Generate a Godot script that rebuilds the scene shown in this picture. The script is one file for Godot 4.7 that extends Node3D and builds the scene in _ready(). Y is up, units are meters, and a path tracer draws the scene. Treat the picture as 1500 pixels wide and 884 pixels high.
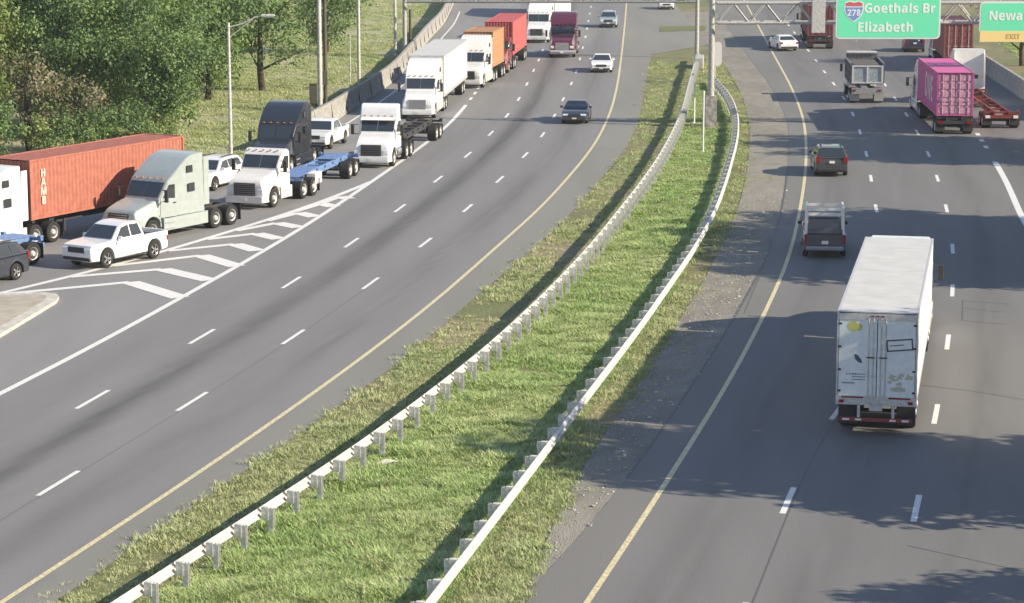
extends Node3D
# A highway with two curving carriageways and a grass median, seen from a tall pole.
const F := 3694.0
const EYE := 18.6
const PITCH := 10.108
var used := {}
var mats := {}
var meshes := {}
var rng := RandomNumberGenerator.new()
var noise := FastNoiseLite.new()
var noise2 := FastNoiseLite.new()
var K := {}

# ---------------------------------------------------------------- mesh collector
class MB:
	var v := PackedVector3Array()
	var n := PackedVector3Array()
	var c := PackedColorArray()
	var uv := PackedVector2Array()
	func tri(a: Vector3, b: Vector3, d: Vector3):
		var q := (d - a).cross(b - a)
		q = q.normalized() if q.length() > 1e-9 else Vector3.UP
		v.append(a); v.append(b); v.append(d)
		n.append(q); n.append(q); n.append(q)
	func quad(a: Vector3, b: Vector3, d: Vector3, e: Vector3):
		tri(a, b, d); tri(a, d, e)
	func quadn(p: Array, q: Array):
		var g: Vector3 = (p[2] - p[0]).cross(p[1] - p[0]) + (p[3] - p[0]).cross(p[2] - p[0])
		for k in ([0, 1, 2, 0, 2, 3] if g.dot(q[0] + q[1] + q[2] + q[3]) >= 0 else [0, 2, 1, 0, 3, 2]):
			v.append(p[k]); n.append(q[k])
	func box(o: Vector3, s: Vector3, b := Basis.IDENTITY):
		var h := s * 0.5
		var P := []
		for k in 8:
			P.append(o + b * Vector3(h.x * (1 if k & 1 else -1), h.y * (1 if k & 2 else -1), h.z * (1 if k & 4 else -1)))
		quad(P[0], P[2], P[3], P[1]); quad(P[4], P[5], P[7], P[6])
		quad(P[0], P[4], P[6], P[2]); quad(P[1], P[3], P[7], P[5])
		quad(P[2], P[6], P[7], P[3]); quad(P[0], P[1], P[5], P[4])
	func bar(a: Vector3, b: Vector3, w: float, h: float):
		var d := (b - a)
		var z := d.normalized()
		var up := Vector3.UP if absf(z.y) < 0.95 else Vector3.RIGHT
		var x := up.cross(z).normalized()
		box((a + b) * 0.5, Vector3(w, h, d.length()), Basis(x, z.cross(x), z))
	func cyl(a: Vector3, b: Vector3, r0: float, r1: float, m := 12, caps := true):
		var z := (b - a).normalized()
		var up := Vector3.UP if absf(z.y) < 0.95 else Vector3.RIGHT
		var x := up.cross(z).normalized()
		var y := z.cross(x)
		for k in m:
			var t0 := TAU * k / m
			var t1 := TAU * (k + 1) / m
			var e0 := x * cos(t0) + y * sin(t0)
			var e1 := x * cos(t1) + y * sin(t1)
			quadn([a + e0 * r0, a + e1 * r0, b + e1 * r1, b + e0 * r1], [e0, e1, e1, e0])
			if caps:
				tri(a, a + e0 * r0, a + e1 * r0); tri(b, b + e1 * r1, b + e0 * r1)
	# a side outline (z, y) given width from hw(z, y), edges rounded off by bev
	func ext(poly: PackedVector2Array, hw: Callable, bev: float):
		var clean := PackedVector2Array()
		for q in poly:
			if clean.is_empty() or (clean[clean.size() - 1].distance_to(q) > 0.03 and clean[0].distance_to(q) > 0.03): clean.append(q)
		poly = clean
		var m := poly.size()
		var area := 0.0
		for k in m:
			area += poly[k].cross(poly[(k + 1) % m])
		if area < 0:
			poly.reverse()
		var ins := PackedVector2Array()
		var nor := PackedVector2Array()
		for k in m:
			var d: Vector2 = poly[(k + 1) % m] - poly[k]
			nor.append(Vector2(d.y, -d.x).normalized())
		for k in m:
			var q: Vector2 = (nor[k] + nor[(k + m - 1) % m])
			q = q.normalized() if q.length() > 0.05 else nor[k]
			ins.append(poly[k] - q * bev)
		var L := []
		for k in m:
			var w: float = hw.call(poly[k].x, poly[k].y)
			L.append([Vector3(-w, ins[k].y, ins[k].x), Vector3(-w + bev, poly[k].y, poly[k].x), Vector3(w - bev, poly[k].y, poly[k].x), Vector3(w, ins[k].y, ins[k].x)])
		for k in m:
			var j := (k + 1) % m
			var e := nor[k]
			var pa := nor[(k + m - 1) % m]
			var pb := nor[j]
			var na: Vector2 = (e + pa).normalized() if e.dot(pa) > 0.75 else e
			var nb: Vector2 = (e + pb).normalized() if e.dot(pb) > 0.75 else e
			var A := Vector3(0, na.y, na.x)
			var B := Vector3(0, nb.y, nb.x)
			var SL := Vector3(-0.9, 0, 0)
			quadn([L[k][1], L[j][1], L[j][2], L[k][2]], [A, B, B, A])
			quadn([L[k][0], L[j][0], L[j][1], L[k][1]], [(A + SL).normalized(), (B + SL).normalized(), B, A])
			quadn([L[k][3], L[j][3], L[j][2], L[k][2]], [(A - SL).normalized(), (B - SL).normalized(), B, A])
		var t := Geometry2D.triangulate_polygon(poly)
		if t.is_empty(): push_warning("no caps")
		for k in range(0, t.size(), 3):
			for s in [0, 3]:
				tri(L[t[k]][s], L[t[k + 1]][s], L[t[k + 2]][s])
	# a flat polygon laid on a side of a body; pts are (z, y)
	func side(pts: PackedVector2Array, hw: Callable, sgn: float, off: float):
		var t := Geometry2D.triangulate_polygon(pts)
		for k in range(0, t.size(), 3):
			var q := []
			for m in 3:
				var p: Vector2 = pts[t[k + m]]
				q.append(Vector3(sgn * (hw.call(p.x, p.y) + off), p.y, p.x))
			tri(q[0], q[1], q[2])
	func mesh() -> ArrayMesh:
		var a := []
		a.resize(Mesh.ARRAY_MAX)
		a[Mesh.ARRAY_VERTEX] = v
		a[Mesh.ARRAY_NORMAL] = n
		if c.size() == v.size(): a[Mesh.ARRAY_COLOR] = c
		if uv.size() == v.size(): a[Mesh.ARRAY_TEX_UV] = uv
		var m := ArrayMesh.new()
		m.add_surface_from_arrays(Mesh.PRIMITIVE_TRIANGLES, a)
		return m

# ---------------------------------------------------------------- naming, tagging
func numbered(called: String) -> String:
	if not used.has(called):
		used[called] = 0
		return called
	used[called] += 1
	return "%s_%03d" % [called, used[called]]

func put(b, called: String, m: Material, parent: Node3D) -> MeshInstance3D:
	var o := MeshInstance3D.new()
	o.mesh = b.mesh() if b is MB else b
	o.material_override = m
	if parent == self:
		o.name = numbered(called)
		add_child(o)
	else:
		o.name = called
		parent.add_child(o, true)
	return o

func thing(called: String, label: String, category: String, at: Vector3, turn := 0.0, group := "") -> Node3D:
	var o := Node3D.new()
	o.name = numbered(called)
	add_child(o)
	o.position = at
	o.rotation.y = deg_to_rad(turn)
	return tag(o, label, category, group)

func tag(o: Node3D, label: String, category: String, group := "", kind := "") -> Node3D:
	o.set_meta("label", label)
	o.set_meta("category", category)
	if group: o.set_meta("group", group)
	if kind: o.set_meta("kind", kind)
	return o

func hold(called: String, parent: Node3D, at := Vector3.ZERO) -> Node3D:
	var o := Node3D.new()
	o.name = called
	parent.add_child(o, true)
	o.position = at
	return o

# ---------------------------------------------------------------- materials
func grain(freq: float, lo: float, hi: float, seed_ := 1, bump := false) -> NoiseTexture2D:
	var key := "%s %s %s %s %s" % [freq, lo, hi, seed_, bump]
	if meshes.has(key): return meshes[key]
	var t := NoiseTexture2D.new()
	t.width = 512; t.height = 512; t.seamless = true
	var f := FastNoiseLite.new()
	f.seed = seed_; f.frequency = freq; f.fractal_octaves = 5
	t.noise = f
	if bump:
		t.as_normal_map = true; t.bump_strength = lo
	else:
		var g := Gradient.new()
		g.set_color(0, Color(lo, lo, lo)); g.set_color(1, Color(hi, hi, hi))
		t.color_ramp = g
	meshes[key] = t
	return t

func mat(called: String, r: float, g: float, b: float, rough := 0.6, metal := 0.0) -> StandardMaterial3D:
	if mats.has(called): return mats[called]
	var m := StandardMaterial3D.new()
	m.resource_name = called
	m.albedo_color = Color(r, g, b).linear_to_srgb()
	m.roughness = rough
	m.metallic = metal
	m.cull_mode = BaseMaterial3D.CULL_DISABLED
	mats[called] = m
	return m

func worn(called: String, r: float, g: float, b: float, rough := 0.6, metal := 0.0, size := 0.5, lo := 0.72) -> StandardMaterial3D:
	if mats.has(called): return mats[called]
	var m := mat(called, r, g, b, rough, metal)
	m.albedo_texture = grain(0.012, lo, 1.0, 7)
	m.uv1_triplanar = true
	m.uv1_scale = Vector3(size, size, size)
	return m

func paint(called: String, r: float, g: float, b: float) -> StandardMaterial3D:
	if mats.has(called): return mats[called]
	var m := mat(called, r, g, b, 0.38)
	m.albedo_texture = grain(0.012, 0.93, 1.0, 9)
	m.uv1_triplanar = true
	m.uv1_scale = Vector3(0.35, 0.35, 0.35)
	m.clearcoat_enabled = true
	m.clearcoat = 0.7
	m.clearcoat_roughness = 0.08
	return m

func vmat(called: String, rough := 0.9) -> StandardMaterial3D:
	if mats.has(called): return mats[called]
	var m := mat(called, 1, 1, 1, rough)
	m.vertex_color_use_as_albedo = true
	return m

# ---------------------------------------------------------------- picture to ground
func gp(px: float, py: float, h := 0.0) -> Vector3:
	var u := px - 750.0
	var w := py - 442.0
	var p := deg_to_rad(PITCH)
	var dy := -(w * cos(p) + F * sin(p))
	var dz := F * cos(p) - w * sin(p)
	var t := (EYE - h) / -dy
	return Vector3(u * t, h, -dz * t)

const D0 := 48.0
const D1 := 352.0
const DS := 4.0
# a smooth curve x(distance) through ground points
func curve(pxs: Array, h := 0.0, extra := [], passes := 5) -> PackedFloat32Array:
	var p := []
	for q in pxs:
		var g := gp(q[0], q[1], h)
		p.append(Vector2(-g.z, g.x))
	for q in extra:
		p.append(Vector2(q[0], q[1]))
	p.sort_custom(func(a, b): return a.x < b.x)
	var out := PackedFloat32Array()
	var m := int((D1 - D0) / DS) + 1
	for k in m:
		var d := D0 + k * DS
		var j := 0
		while j < p.size() - 2 and p[j + 1].x < d: j += 1
		var t: float = (d - p[j].x) / (p[j + 1].x - p[j].x)
		out.append(lerpf(p[j].y, p[j + 1].y, t))
	for it in passes:
		var o2 := out.duplicate()
		for k in range(1, m - 1):
			o2[k] = (out[k - 1] + 2.0 * out[k] + out[k + 1]) / 4.0
		out = o2
	return out

func cx(c: PackedFloat32Array, d: float) -> float:
	var f := clampf((d - D0) / DS, 0.0, c.size() - 1.001)
	var k := int(f)
	var t := f - k
	var a := c[maxi(k - 1, 0)]
	var b := c[k]
	var e := c[k + 1]
	var g := c[mini(k + 2, c.size() - 1)]
	return b + 0.5 * t * (e - a + t * (2.0 * a - 5.0 * b + 4.0 * e - g + t * (3.0 * (b - e) + g - a)))

func on(c: PackedFloat32Array, d: float, y := 0.0) -> Vector3:
	return Vector3(cx(c, d), y, -d)

func heading(c: PackedFloat32Array, d: float) -> float:
	return atan2(cx(c, d + 1.0) - cx(c, d - 1.0), 2.0)

func ribbon(pts: Array, w: float, b: MB, w2 := -1.0):
	if w2 < 0: w2 = w
	for k in pts.size() - 1:
		var d0: Vector3 = (pts[mini(k + 1, pts.size() - 1)] - pts[maxi(k - 1, 0)]).normalized()
		var d1: Vector3 = (pts[mini(k + 2, pts.size() - 1)] - pts[k]).normalized()
		var x0 := d0.cross(Vector3.UP) * (w * 0.5)
		var x1 := d1.cross(Vector3.UP) * (w * 0.5)
		b.quad(pts[k] - x0, pts[k] + x0, pts[k + 1] + x1, pts[k + 1] - x1)

func strip(c: PackedFloat32Array, d0: float, d1: float, w: float, y: float) -> MB:
	var b := MB.new()
	var pts := []
	var m := maxi(2, int((d1 - d0) / 1.5))
	for k in m + 1:
		pts.append(on(c, lerpf(d0, d1, float(k) / m), y))
	ribbon(pts, w, b)
	return b

func ready_curves():
	K.Y1 = curve([[0, 884], [132.5, 797.3], [232, 734], [370, 640], [402, 616], [499.7, 548], [565, 499], [650, 432], [736, 353.6], [787, 311], [835, 257.4], [862, 225.4], [876, 205], [895, 164.4], [905, 123.6], [911, 78], [916, 30], [918, 2]])
	K.A = curve([[135.5, 585.4], [297.1, 493.2], [429.6, 414], [516, 355.8], [586.8, 305.1], [642.2, 262.7], [686.5, 227], [720, 195.5], [744, 169.2], [760.8, 145.2], [772, 123.1], [781.7, 103.2], [789.6, 88], [806, 45], [815, 15]])
	K.B = curve([[85.5, 708.2], [283.2, 588.3], [432.6, 493.9], [543.7, 415.4], [624.8, 355.6], [686.4, 305.1], [732.3, 263], [771, 227.3], [797, 197.5], [837.6, 122.4], [844.8, 104.9], [849.6, 86.4], [858, 54], [864, 20]])
	K.L0 = curve([[0, 577], [152.2, 500], [263.6, 436.6], [367.5, 380], [480, 310.8], [533.4, 273.5], [586.8, 237.4], [626.9, 208], [661.6, 180], [674, 164], [683, 153.6], [690, 144.7], [697, 135.6], [718, 103], [737, 70], [752, 35], [762, 10]])
	K.G0 = curve([[0, 431], [16, 427.5], [60, 416], [106, 405], [139, 397], [247, 367], [316.6, 344.7], [380, 327], [430, 310], [480, 293], [540, 268]], 0.0, [], 2)
	K.E1 = curve([[80, 884], [166, 828], [204, 800], [248, 767], [331, 701], [400, 662], [520, 583], [610, 512], [670, 458], [735, 402], [800, 350], [850, 300], [880, 262], [920, 215], [935, 180], [943, 140], [950, 100], [955, 78]])
	K.RL = curve([[652, 36], [633, 55], [583, 118], [547, 143], [500, 174], [445, 206]], 0.0, [[150, -16.6], [140, -19.0], [130, -22.6], [120, -27.0], [110, -33], [100, -40], [60, -60], [300, -7.2], [345, -7.0]])
	K.Y2 = curve([[860, 884], [926, 787], [1006.5, 659], [1069, 560], [1100, 501.5], [1149, 400], [1163, 356], [1176, 287], [1181.4, 247], [1181.4, 207], [1179, 180], [1173, 160], [1159, 126], [1133.6, 80], [1110, 36], [1093, 5]])
	K.C = curve([[1154.3, 733.5], [1208.1, 600.8], [1281.3, 305.5], [1277, 261.4], [1270.4, 225.9], [1260.2, 193.4], [1251.2, 167.2], [1222.4, 122.8], [1207.5, 105.3], [1196, 89.2], [1150, 30]], 0.0, [[92, 14.2], [105, 16.2], [118, 17.9]])
	K.D = curve([[1343.1, 744], [1372.4, 606.9], [1390.5, 501.5], [1396.4, 425.9], [1398.5, 364.8], [1388.4, 305.5], [1373.7, 261.4], [1361.7, 225.9], [1344.3, 193.9], [1329, 168], [1285, 108], [1205, 25]])
	K.W2 = curve([[1438, 205], [1451, 225], [1474, 265], [1500, 324]], 0.0, [[100, 23.4], [60, 21]], 1)
	K.E2 = curve([[801, 842], [863.6, 780], [951.5, 659], [1005, 580], [1060, 494], [1124, 383], [1137, 340], [1151, 287], [1155, 233], [1157, 180], [1126, 120], [1100, 88], [1080, 60]])
	K.GB = curve([[765, 884], [799.5, 780], [841.6, 688], [871, 655], [905, 612], [955, 540], [1000, 458], [1040, 400], [1062, 350], [1085, 300], [1095, 250], [1100, 190], [1088, 140], [1065, 100], [1045, 75]])
	K.ER = curve([], 0.0, [[46, 17.0], [80, 19.5], [100, 23.0], [120, 27.6], [150, 33.0], [190, 39.3], [240, 42.2], [345, 50.0]])
	K.R1 = curve([[159, 884], [239, 831], [308, 791], [404, 729], [470, 688], [531, 649], [604, 592], [677, 537], [727, 497], [768, 458], [797, 429], [836, 390.5], [863, 361], [892, 325], [912.7, 299], [945, 258], [968, 224], [988, 186], [999.5, 161], [1008.6, 122.6], [1015.4, 100], [1020, 80]], 0.74, [], 4)
	K.R2 = curve([[622, 884], [674, 816], [729, 745], [798, 656.6], [841, 597], [875, 556], [904, 518], [931, 484], [958, 445], [988, 402], [1021, 356], [1052, 297], [1066, 254], [1078, 211], [1082, 190], [1081, 168], [1077, 152], [1067, 134], [1052, 118]], 0.74, [], 3)

# ---------------------------------------------------------------- ground and roads
func sheet(b: MB, d0: float, d1: float, ds: float, lo: Callable, hi: Callable, dx: float, y: float, colour: Callable):
	var rows := []
	var m := int((d1 - d0) / ds)
	for k in m + 1:
		rows.append(lerpf(d0, d1, float(k) / m))
	var cols := 2
	for d in rows:
		cols = maxi(cols, int(ceil((hi.call(d) - lo.call(d)) / dx)))
	var P := []
	var C := []
	for d in rows:
		var l: float = lo.call(d)
		var h: float = hi.call(d)
		var pr := PackedVector3Array()
		var cr := PackedColorArray()
		for j in cols + 1:
			var x := lerpf(l, h, float(j) / cols)
			pr.append(Vector3(x, y, -d))
			cr.append(colour.call(x, d))
		P.append(pr); C.append(cr)
	for k in m:
		for j in cols:
			for q in [[k, j], [k + 1, j + 1], [k, j + 1], [k, j], [k + 1, j], [k + 1, j + 1]]:
				var p: Vector3 = P[q[0]][q[1]]
				b.v.append(p); b.n.append(Vector3.UP); b.c.append(C[q[0]][q[1]])
				b.uv.append(Vector2(p.x, p.z) * 0.35)

func asphalt_left(x: float, d: float) -> Color:
	var y1 := cx(K.Y1, d)
	var l0 := cx(K.L0, d)
	var a := cx(K.A, d)
	var bb := cx(K.B, d)
	var s := 0.25
	var n1 := noise.get_noise_2d(x * 3.0, d * 0.45)
	var n2 := noise2.get_noise_2d(x * 5.0, d * 0.5)
	var n3 := noise2.get_noise_2d((x - y1) * 16.0, d * 0.22)
	if x > y1 + 0.15:
		var t := 0.27 + 0.035 * n1
		return Color(t, t * 0.995, t * 0.90)
	if x < l0:
		s = 0.285 + 0.035 * n1 + 0.02 * n2
		return Color(s, s, s)
	# oil and rubber between the wheel tracks of each lane
	var mid := lerpf(a, bb, 0.34)
	var w := maxf(bb - a, 1.0)
	var q := (x - mid) / w
	s -= (0.11 + 0.05 * n1 + 0.09 * n3) * exp(-q * q * 30.0)
	q = (x - lerpf(bb, y1, 0.42)) / w
	s -= (0.042 + 0.05 * n1 + 0.07 * n3) * exp(-q * q * 22.0)
	q = (x - (a + l0) * 0.5) / w
	s -= (0.016 + 0.03 * n1) * exp(-q * q * 22.0)
	s += 0.016 * n1 + 0.014 * n2 + 0.016 * n3
	return Color(s, s, s * 1.0)

func asphalt_right(x: float, d: float) -> Color:
	var y2 := cx(K.Y2, d)
	var n1 := noise.get_noise_2d(x * 3.0 + 90.0, d * 0.45)
	var n2 := noise2.get_noise_2d(x * 5.0 + 40.0, d * 0.5)
	var n3 := noise2.get_noise_2d((x - y2) * 16.0 + 60.0, d * 0.22)
	var s := 0.21
	if x < y2 - 0.12:
		s = 0.22 + 0.03 * n1
		return Color(s, s * 0.99, s * 0.93)
	var lane := 3.66
	var q := fposmod(x - y2, lane) / lane - 0.5
	s -= (0.03 + 0.04 * n1 + 0.06 * n3) * exp(-q * q * 20.0)
	s += 0.02 * n1 + 0.014 * n2 + 0.014 * n3
	return Color(s, s, s * 0.99)

func dirt(x: float, d: float) -> Color:
	var n1 := noise.get_noise_2d(x * 2.0, d * 1.2)
	var n2 := noise2.get_noise_2d(x * 9.0, d * 6.0)
	var s := 0.46 + 0.10 * n1 + 0.11 * n2
	return Color(s * 1.03, s * 0.97, s * 0.84)

func soil(x: float, d: float) -> Color:
	var n1 := noise.get_noise_2d(x * 1.3 + 300.0, d * 0.8)
	var n2 := noise2.get_noise_2d(x * 7.0, d * 4.0)
	var g := Color(0.20, 0.235, 0.085).lerp(Color(0.34, 0.29, 0.16), clampf(0.35 + 1.1 * n1, 0.0, 1.0))
	if x < cx(K.RL, d):
		g = Color(0.46, 0.48, 0.28).lerp(Color(0.56, 0.52, 0.36), clampf(0.4 + 1.2 * n1, 0.0, 1.0))
	var r1 := cx(K.R1, d)
	if d > 92.0 and d < 124.0 and x < r1 - 0.2 and x > r1 - 4.0:
		g = g.lerp(Color(0.42, 0.34, 0.22), clampf(0.45 + 1.5 * n1, 0.0, 0.8))
	var s := 1.0 + 0.35 * n2
	return Color(g.r * s, g.g * s, g.b * s)

func line_mesh(points: Array, w: float, y: float) -> MB:
	var b := MB.new()
	var p := []
	for q in points:
		var g := gp(q[0], q[1])
		p.append(Vector3(g.x, y, g.z))
	ribbon(p, w, b)
	return b

func build_ground():
	var b := MB.new()
	sheet(b, 45.0, 346.0, 1.6, func(_d): return -75.0, func(_d): return 70.0, 0.9, -0.03, soil)
	var gm := vmat("ground cover", 0.95)
	gm.albedo_texture = grain(0.03, 0.6, 1.0, 3)
	var o := put(b, "ground", gm, self)
	tag(o, "green and dry grass covered ground around the highway", "ground", "", "structure")
	b = MB.new()
	for q in [[-700, 346, 700, 900], [-700, -200, 700, 45], [-700, 45, -75, 346], [70, 45, 700, 346]]:
		b.quad(Vector3(q[0], -0.03, -q[1]), Vector3(q[2], -0.03, -q[1]), Vector3(q[2], -0.03, -q[3]), Vector3(q[0], -0.03, -q[3]))
	for k in b.v.size():
		b.c.append(Color(0.15, 0.16, 0.065)); b.uv.append(Vector2(b.v[k].x, b.v[k].z) * 0.35)
	o = put(b, "far_ground", gm, self)
	tag(o, "grassy land stretching away beyond the highway verges", "ground", "", "structure")
	var am := vmat("asphalt", 0.85)
	am.albedo_texture = grain(0.11, 0.74, 1.0, 5)
	am.normal_enabled = true
	am.normal_texture = grain(0.2, 4.0, 0.0, 6, true)
	am.normal_scale = 0.35
	# oncoming carriageway, exit ramp included
	b = MB.new()
	sheet(b, 46.0, 345.0, 1.0, func(d): return cx(K.RL, d), func(d): return cx(K.E1, d) if d < 236 else lerpf(cx(K.E1, d), cx(K.GB, d), clampf((d - 236.0) / 12.0, 0, 1)), 0.42, 0.0, asphalt_left)
	var left := put(b, "road_oncoming", am, self)
	tag(left, "worn grey three lane asphalt carriageway beside the queue of trucks", "road", "", "structure")
	b = MB.new()
	sheet(b, 46.0, 345.0, 1.0, func(d): return cx(K.E2, d), func(d): return cx(K.ER, d), 0.45, 0.004, asphalt_right)
	var right := put(b, "road_outbound", am, self)
	tag(right, "dark grey asphalt carriageway carrying the white box trailer", "road", "", "structure")
	b = MB.new()
	sheet(b, 46.0, 300.0, 0.8, func(d): return cx(K.GB, d), func(d): return cx(K.E2, d), 0.3, -0.006, dirt)
	var sm := vmat("broken shoulder", 0.95)
	sm.albedo_texture = grain(0.09, 0.5, 1.0, 8)
	sm.normal_enabled = true
	sm.normal_texture = grain(0.1, 8.0, 0.0, 6, true)
	var sh := put(b, "road_shoulder", sm, self)
	tag(sh, "crumbled stony shoulder between the median grass and asphalt", "shoulder", "", "structure")
	# paint
	var white := worn("white road paint", 0.90, 0.90, 0.88, 0.7, 0.0, 1.7, 0.74)
	var yellow := worn("yellow road paint", 0.78, 0.70, 0.42, 0.7, 0.0, 0.9, 0.72)
	put(strip(K.Y1, 50, 330, 0.17, 0.005), "yellow_edge_line", yellow, left)
	put(strip(K.L0, 50, 166, 0.27, 0.005), "white_edge_line", white, left)
	put(strip(K.L0, 166.02, 188, 0.26, 0.005), "white_edge_line", white, left)
	for d in [193.0, 197.5, 202.0, 215.0, 227.0, 239.0]:
		put(strip(K.L0, d - 1.0, d + 1.0, 0.22, 0.005), "dash", white, left)
	put(strip(K.G0, 105.5, 143.5, 0.36, 0.007), "white_edge_line", white, left)
	var ramp := K.RL.duplicate() as PackedFloat32Array
	for k in ramp.size(): ramp[k] += 1.0
	put(strip(ramp, 150, 300, 0.16, 0.005), "white_edge_line", white, left)
	for pr in [[K.A, [585.4, 493.2, 414, 355.8, 305.1, 262.7, 227, 195.5, 169.2, 145.2, 123.1, 103.2, 88, 74, 61, 49, 38, 28, 18, 9]], [K.B, [708.2, 588.3, 493.9, 415.4, 355.6, 305.1, 263, 227.3, 197.5, 170, 145.5, 122.4, 104.9, 86.4, 70, 54, 42, 31, 20, 10]]]:
		for y in pr[1]:
			var d := -gp(750, y).z
			put(strip(pr[0], d - 1.5, d + 1.5, 0.17, 0.006), "dash", white, left)
	for q in [[[0, 431.7], [190, 413.7], [264, 436.5]], [[102, 406], [237, 394.7], [307, 411]], [[164, 390], [294, 374.7], [347, 390.5]], [[245, 368], [343, 358], [377, 367.8]], [[302, 351], [375, 342.5], [409, 350.5]], [[345, 338.5], [405, 327], [438, 333.5]], [[390, 324], [437, 312], [462, 318]], [[430, 310.5], [470, 298.5], [489, 303]], [[470, 298], [497, 288.5], [511, 291.5]]]:
		put(line_mesh([q[0], q[1]], 0.5, 0.010), "chevron_stripe", white, left)
		put(line_mesh([q[1], q[2]], 0.9, 0.012), "chevron_stripe", white, left)
	put(strip(K.Y2, 50, 330, 0.17, 0.0085), "yellow_edge_line", yellow, right)
	put(strip(K.W2, 90, 153, 0.34, 0.0085), "white_edge_line", white, right)
	for y in [215.5, 206.0, 197.0]:
		var d := -gp(750, y).z
		put(strip(K.W2, d - 0.7, d + 0.7, 0.3, 0.0085), "dash", white, right)
	for pr in [[K.C, [910, 733.5, 600.8, 501.5, 425.9, 364.8, 305.5, 261.4, 225.9, 193.4, 167.2, 144, 122.8, 105.3, 89.2, 74, 60, 48, 37]], [K.D, [745, 606.9, 501.5, 425.9, 364.8, 305.5, 261.4, 225.9, 193.9, 168, 145, 124, 106]]]:
		for y in pr[1]:
			var d := -gp(750, y).z
			put(strip(pr[0], d - 1.5, d + 1.5, 0.18, 0.0085), "dash", white, right)
	# tar seams and cracks
	var tar := mat("tar seal", 0.09, 0.09, 0.09, 0.7)
	var seam := K.E2.duplicate() as PackedFloat32Array
	put(strip(seam, 74, 150, 0.10, 0.0095), "tar_seam", tar, right)
	var cs := K.C.duplicate() as PackedFloat32Array
	for k in cs.size(): cs[k] += 0.16
	put(strip(cs, 50, 82, 0.045, 0.0095), "tar_seam", tar, right)
	for q in [[[1350, 565], [1420, 573], [1500, 586], [1560, 592]], [[1411, 440], [1410, 470]], [[1412, 441], [1480, 446]], [[1412, 452], [1470, 458]], [[1412, 470], [1475, 476]], [[1090, 460], [1120, 388]], [[1330, 800], [1420, 820], [1500, 838]]]:
		put(line_mesh(q, 0.035, 0.0105), "tar_seam", tar, right)
	var bs := K.B.duplicate() as PackedFloat32Array
	for k in bs.size(): bs[k] += 0.1
	put(strip(bs, 55, 110, 0.03, 0.007), "tar_seam", mat("thin seam", 0.11, 0.11, 0.11, 0.8), left)
	# kerbed nose of the gore
	var isl := thing("traffic_island", "tan concrete traffic island nose with pale kerb beside chevrons", "traffic island", Vector3.ZERO)
	isl.set_meta("kind", "structure")
	var top := PackedVector2Array()
	for q in [[-90, 437], [0, 434.5], [66, 433], [82, 435], [86, 439], [82, 445], [0, 495], [-90, 553]]:
		var g := gp(q[0], q[1])
		top.append(Vector2(g.x, g.z))
	var inner: PackedVector2Array = Geometry2D.offset_polygon(top, -0.5)[0]
	b = MB.new()
	for k in top.size():
		var a2 := top[k]
		var c2 := top[(k + 1) % top.size()]
		b.quad(Vector3(a2.x, 0, a2.y), Vector3(c2.x, 0, c2.y), Vector3(c2.x, 0.14, c2.y), Vector3(a2.x, 0.14, a2.y))
	var tt := Geometry2D.triangulate_polygon(top)
	for k in range(0, tt.size(), 3):
		b.tri(Vector3(top[tt[k]].x, 0.14, top[tt[k]].y), Vector3(top[tt[k + 1]].x, 0.14, top[tt[k + 1]].y), Vector3(top[tt[k + 2]].x, 0.14, top[tt[k + 2]].y))
	put(b, "kerb", worn("pale kerb", 0.58, 0.56, 0.5, 0.9, 0, 0.3, 0.82), isl)
	b = MB.new()
	tt = Geometry2D.triangulate_polygon(inner)
	for k in range(0, tt.size(), 3):
		b.tri(Vector3(inner[tt[k]].x, 0.15, inner[tt[k]].y), Vector3(inner[tt[k + 1]].x, 0.15, inner[tt[k + 1]].y), Vector3(inner[tt[k + 2]].x, 0.15, inner[tt[k + 2]].y))
	put(b, "paving", worn("tan paving", 0.45, 0.41, 0.34, 0.95, 0, 0.12, 0.82), isl)
	# far strip of grass in the paved median opening
	b = MB.new()
	var fp := []
	for q in [[966, 46], [1034, 44], [1034, 37.5], [968, 39]]: fp.append(gp(q[0], q[1], 0.03))
	b.quad(fp[0], fp[1], fp[2], fp[3])
	for k in 6:
		b.c.append(Color(0.2, 0.23, 0.08)); b.uv.append(Vector2(b.v[k].x, b.v[k].z))
	tag(put(b, "grass_patch", gm, self), "small grass patch in the paved opening of median", "grass", "", "structure")

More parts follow.
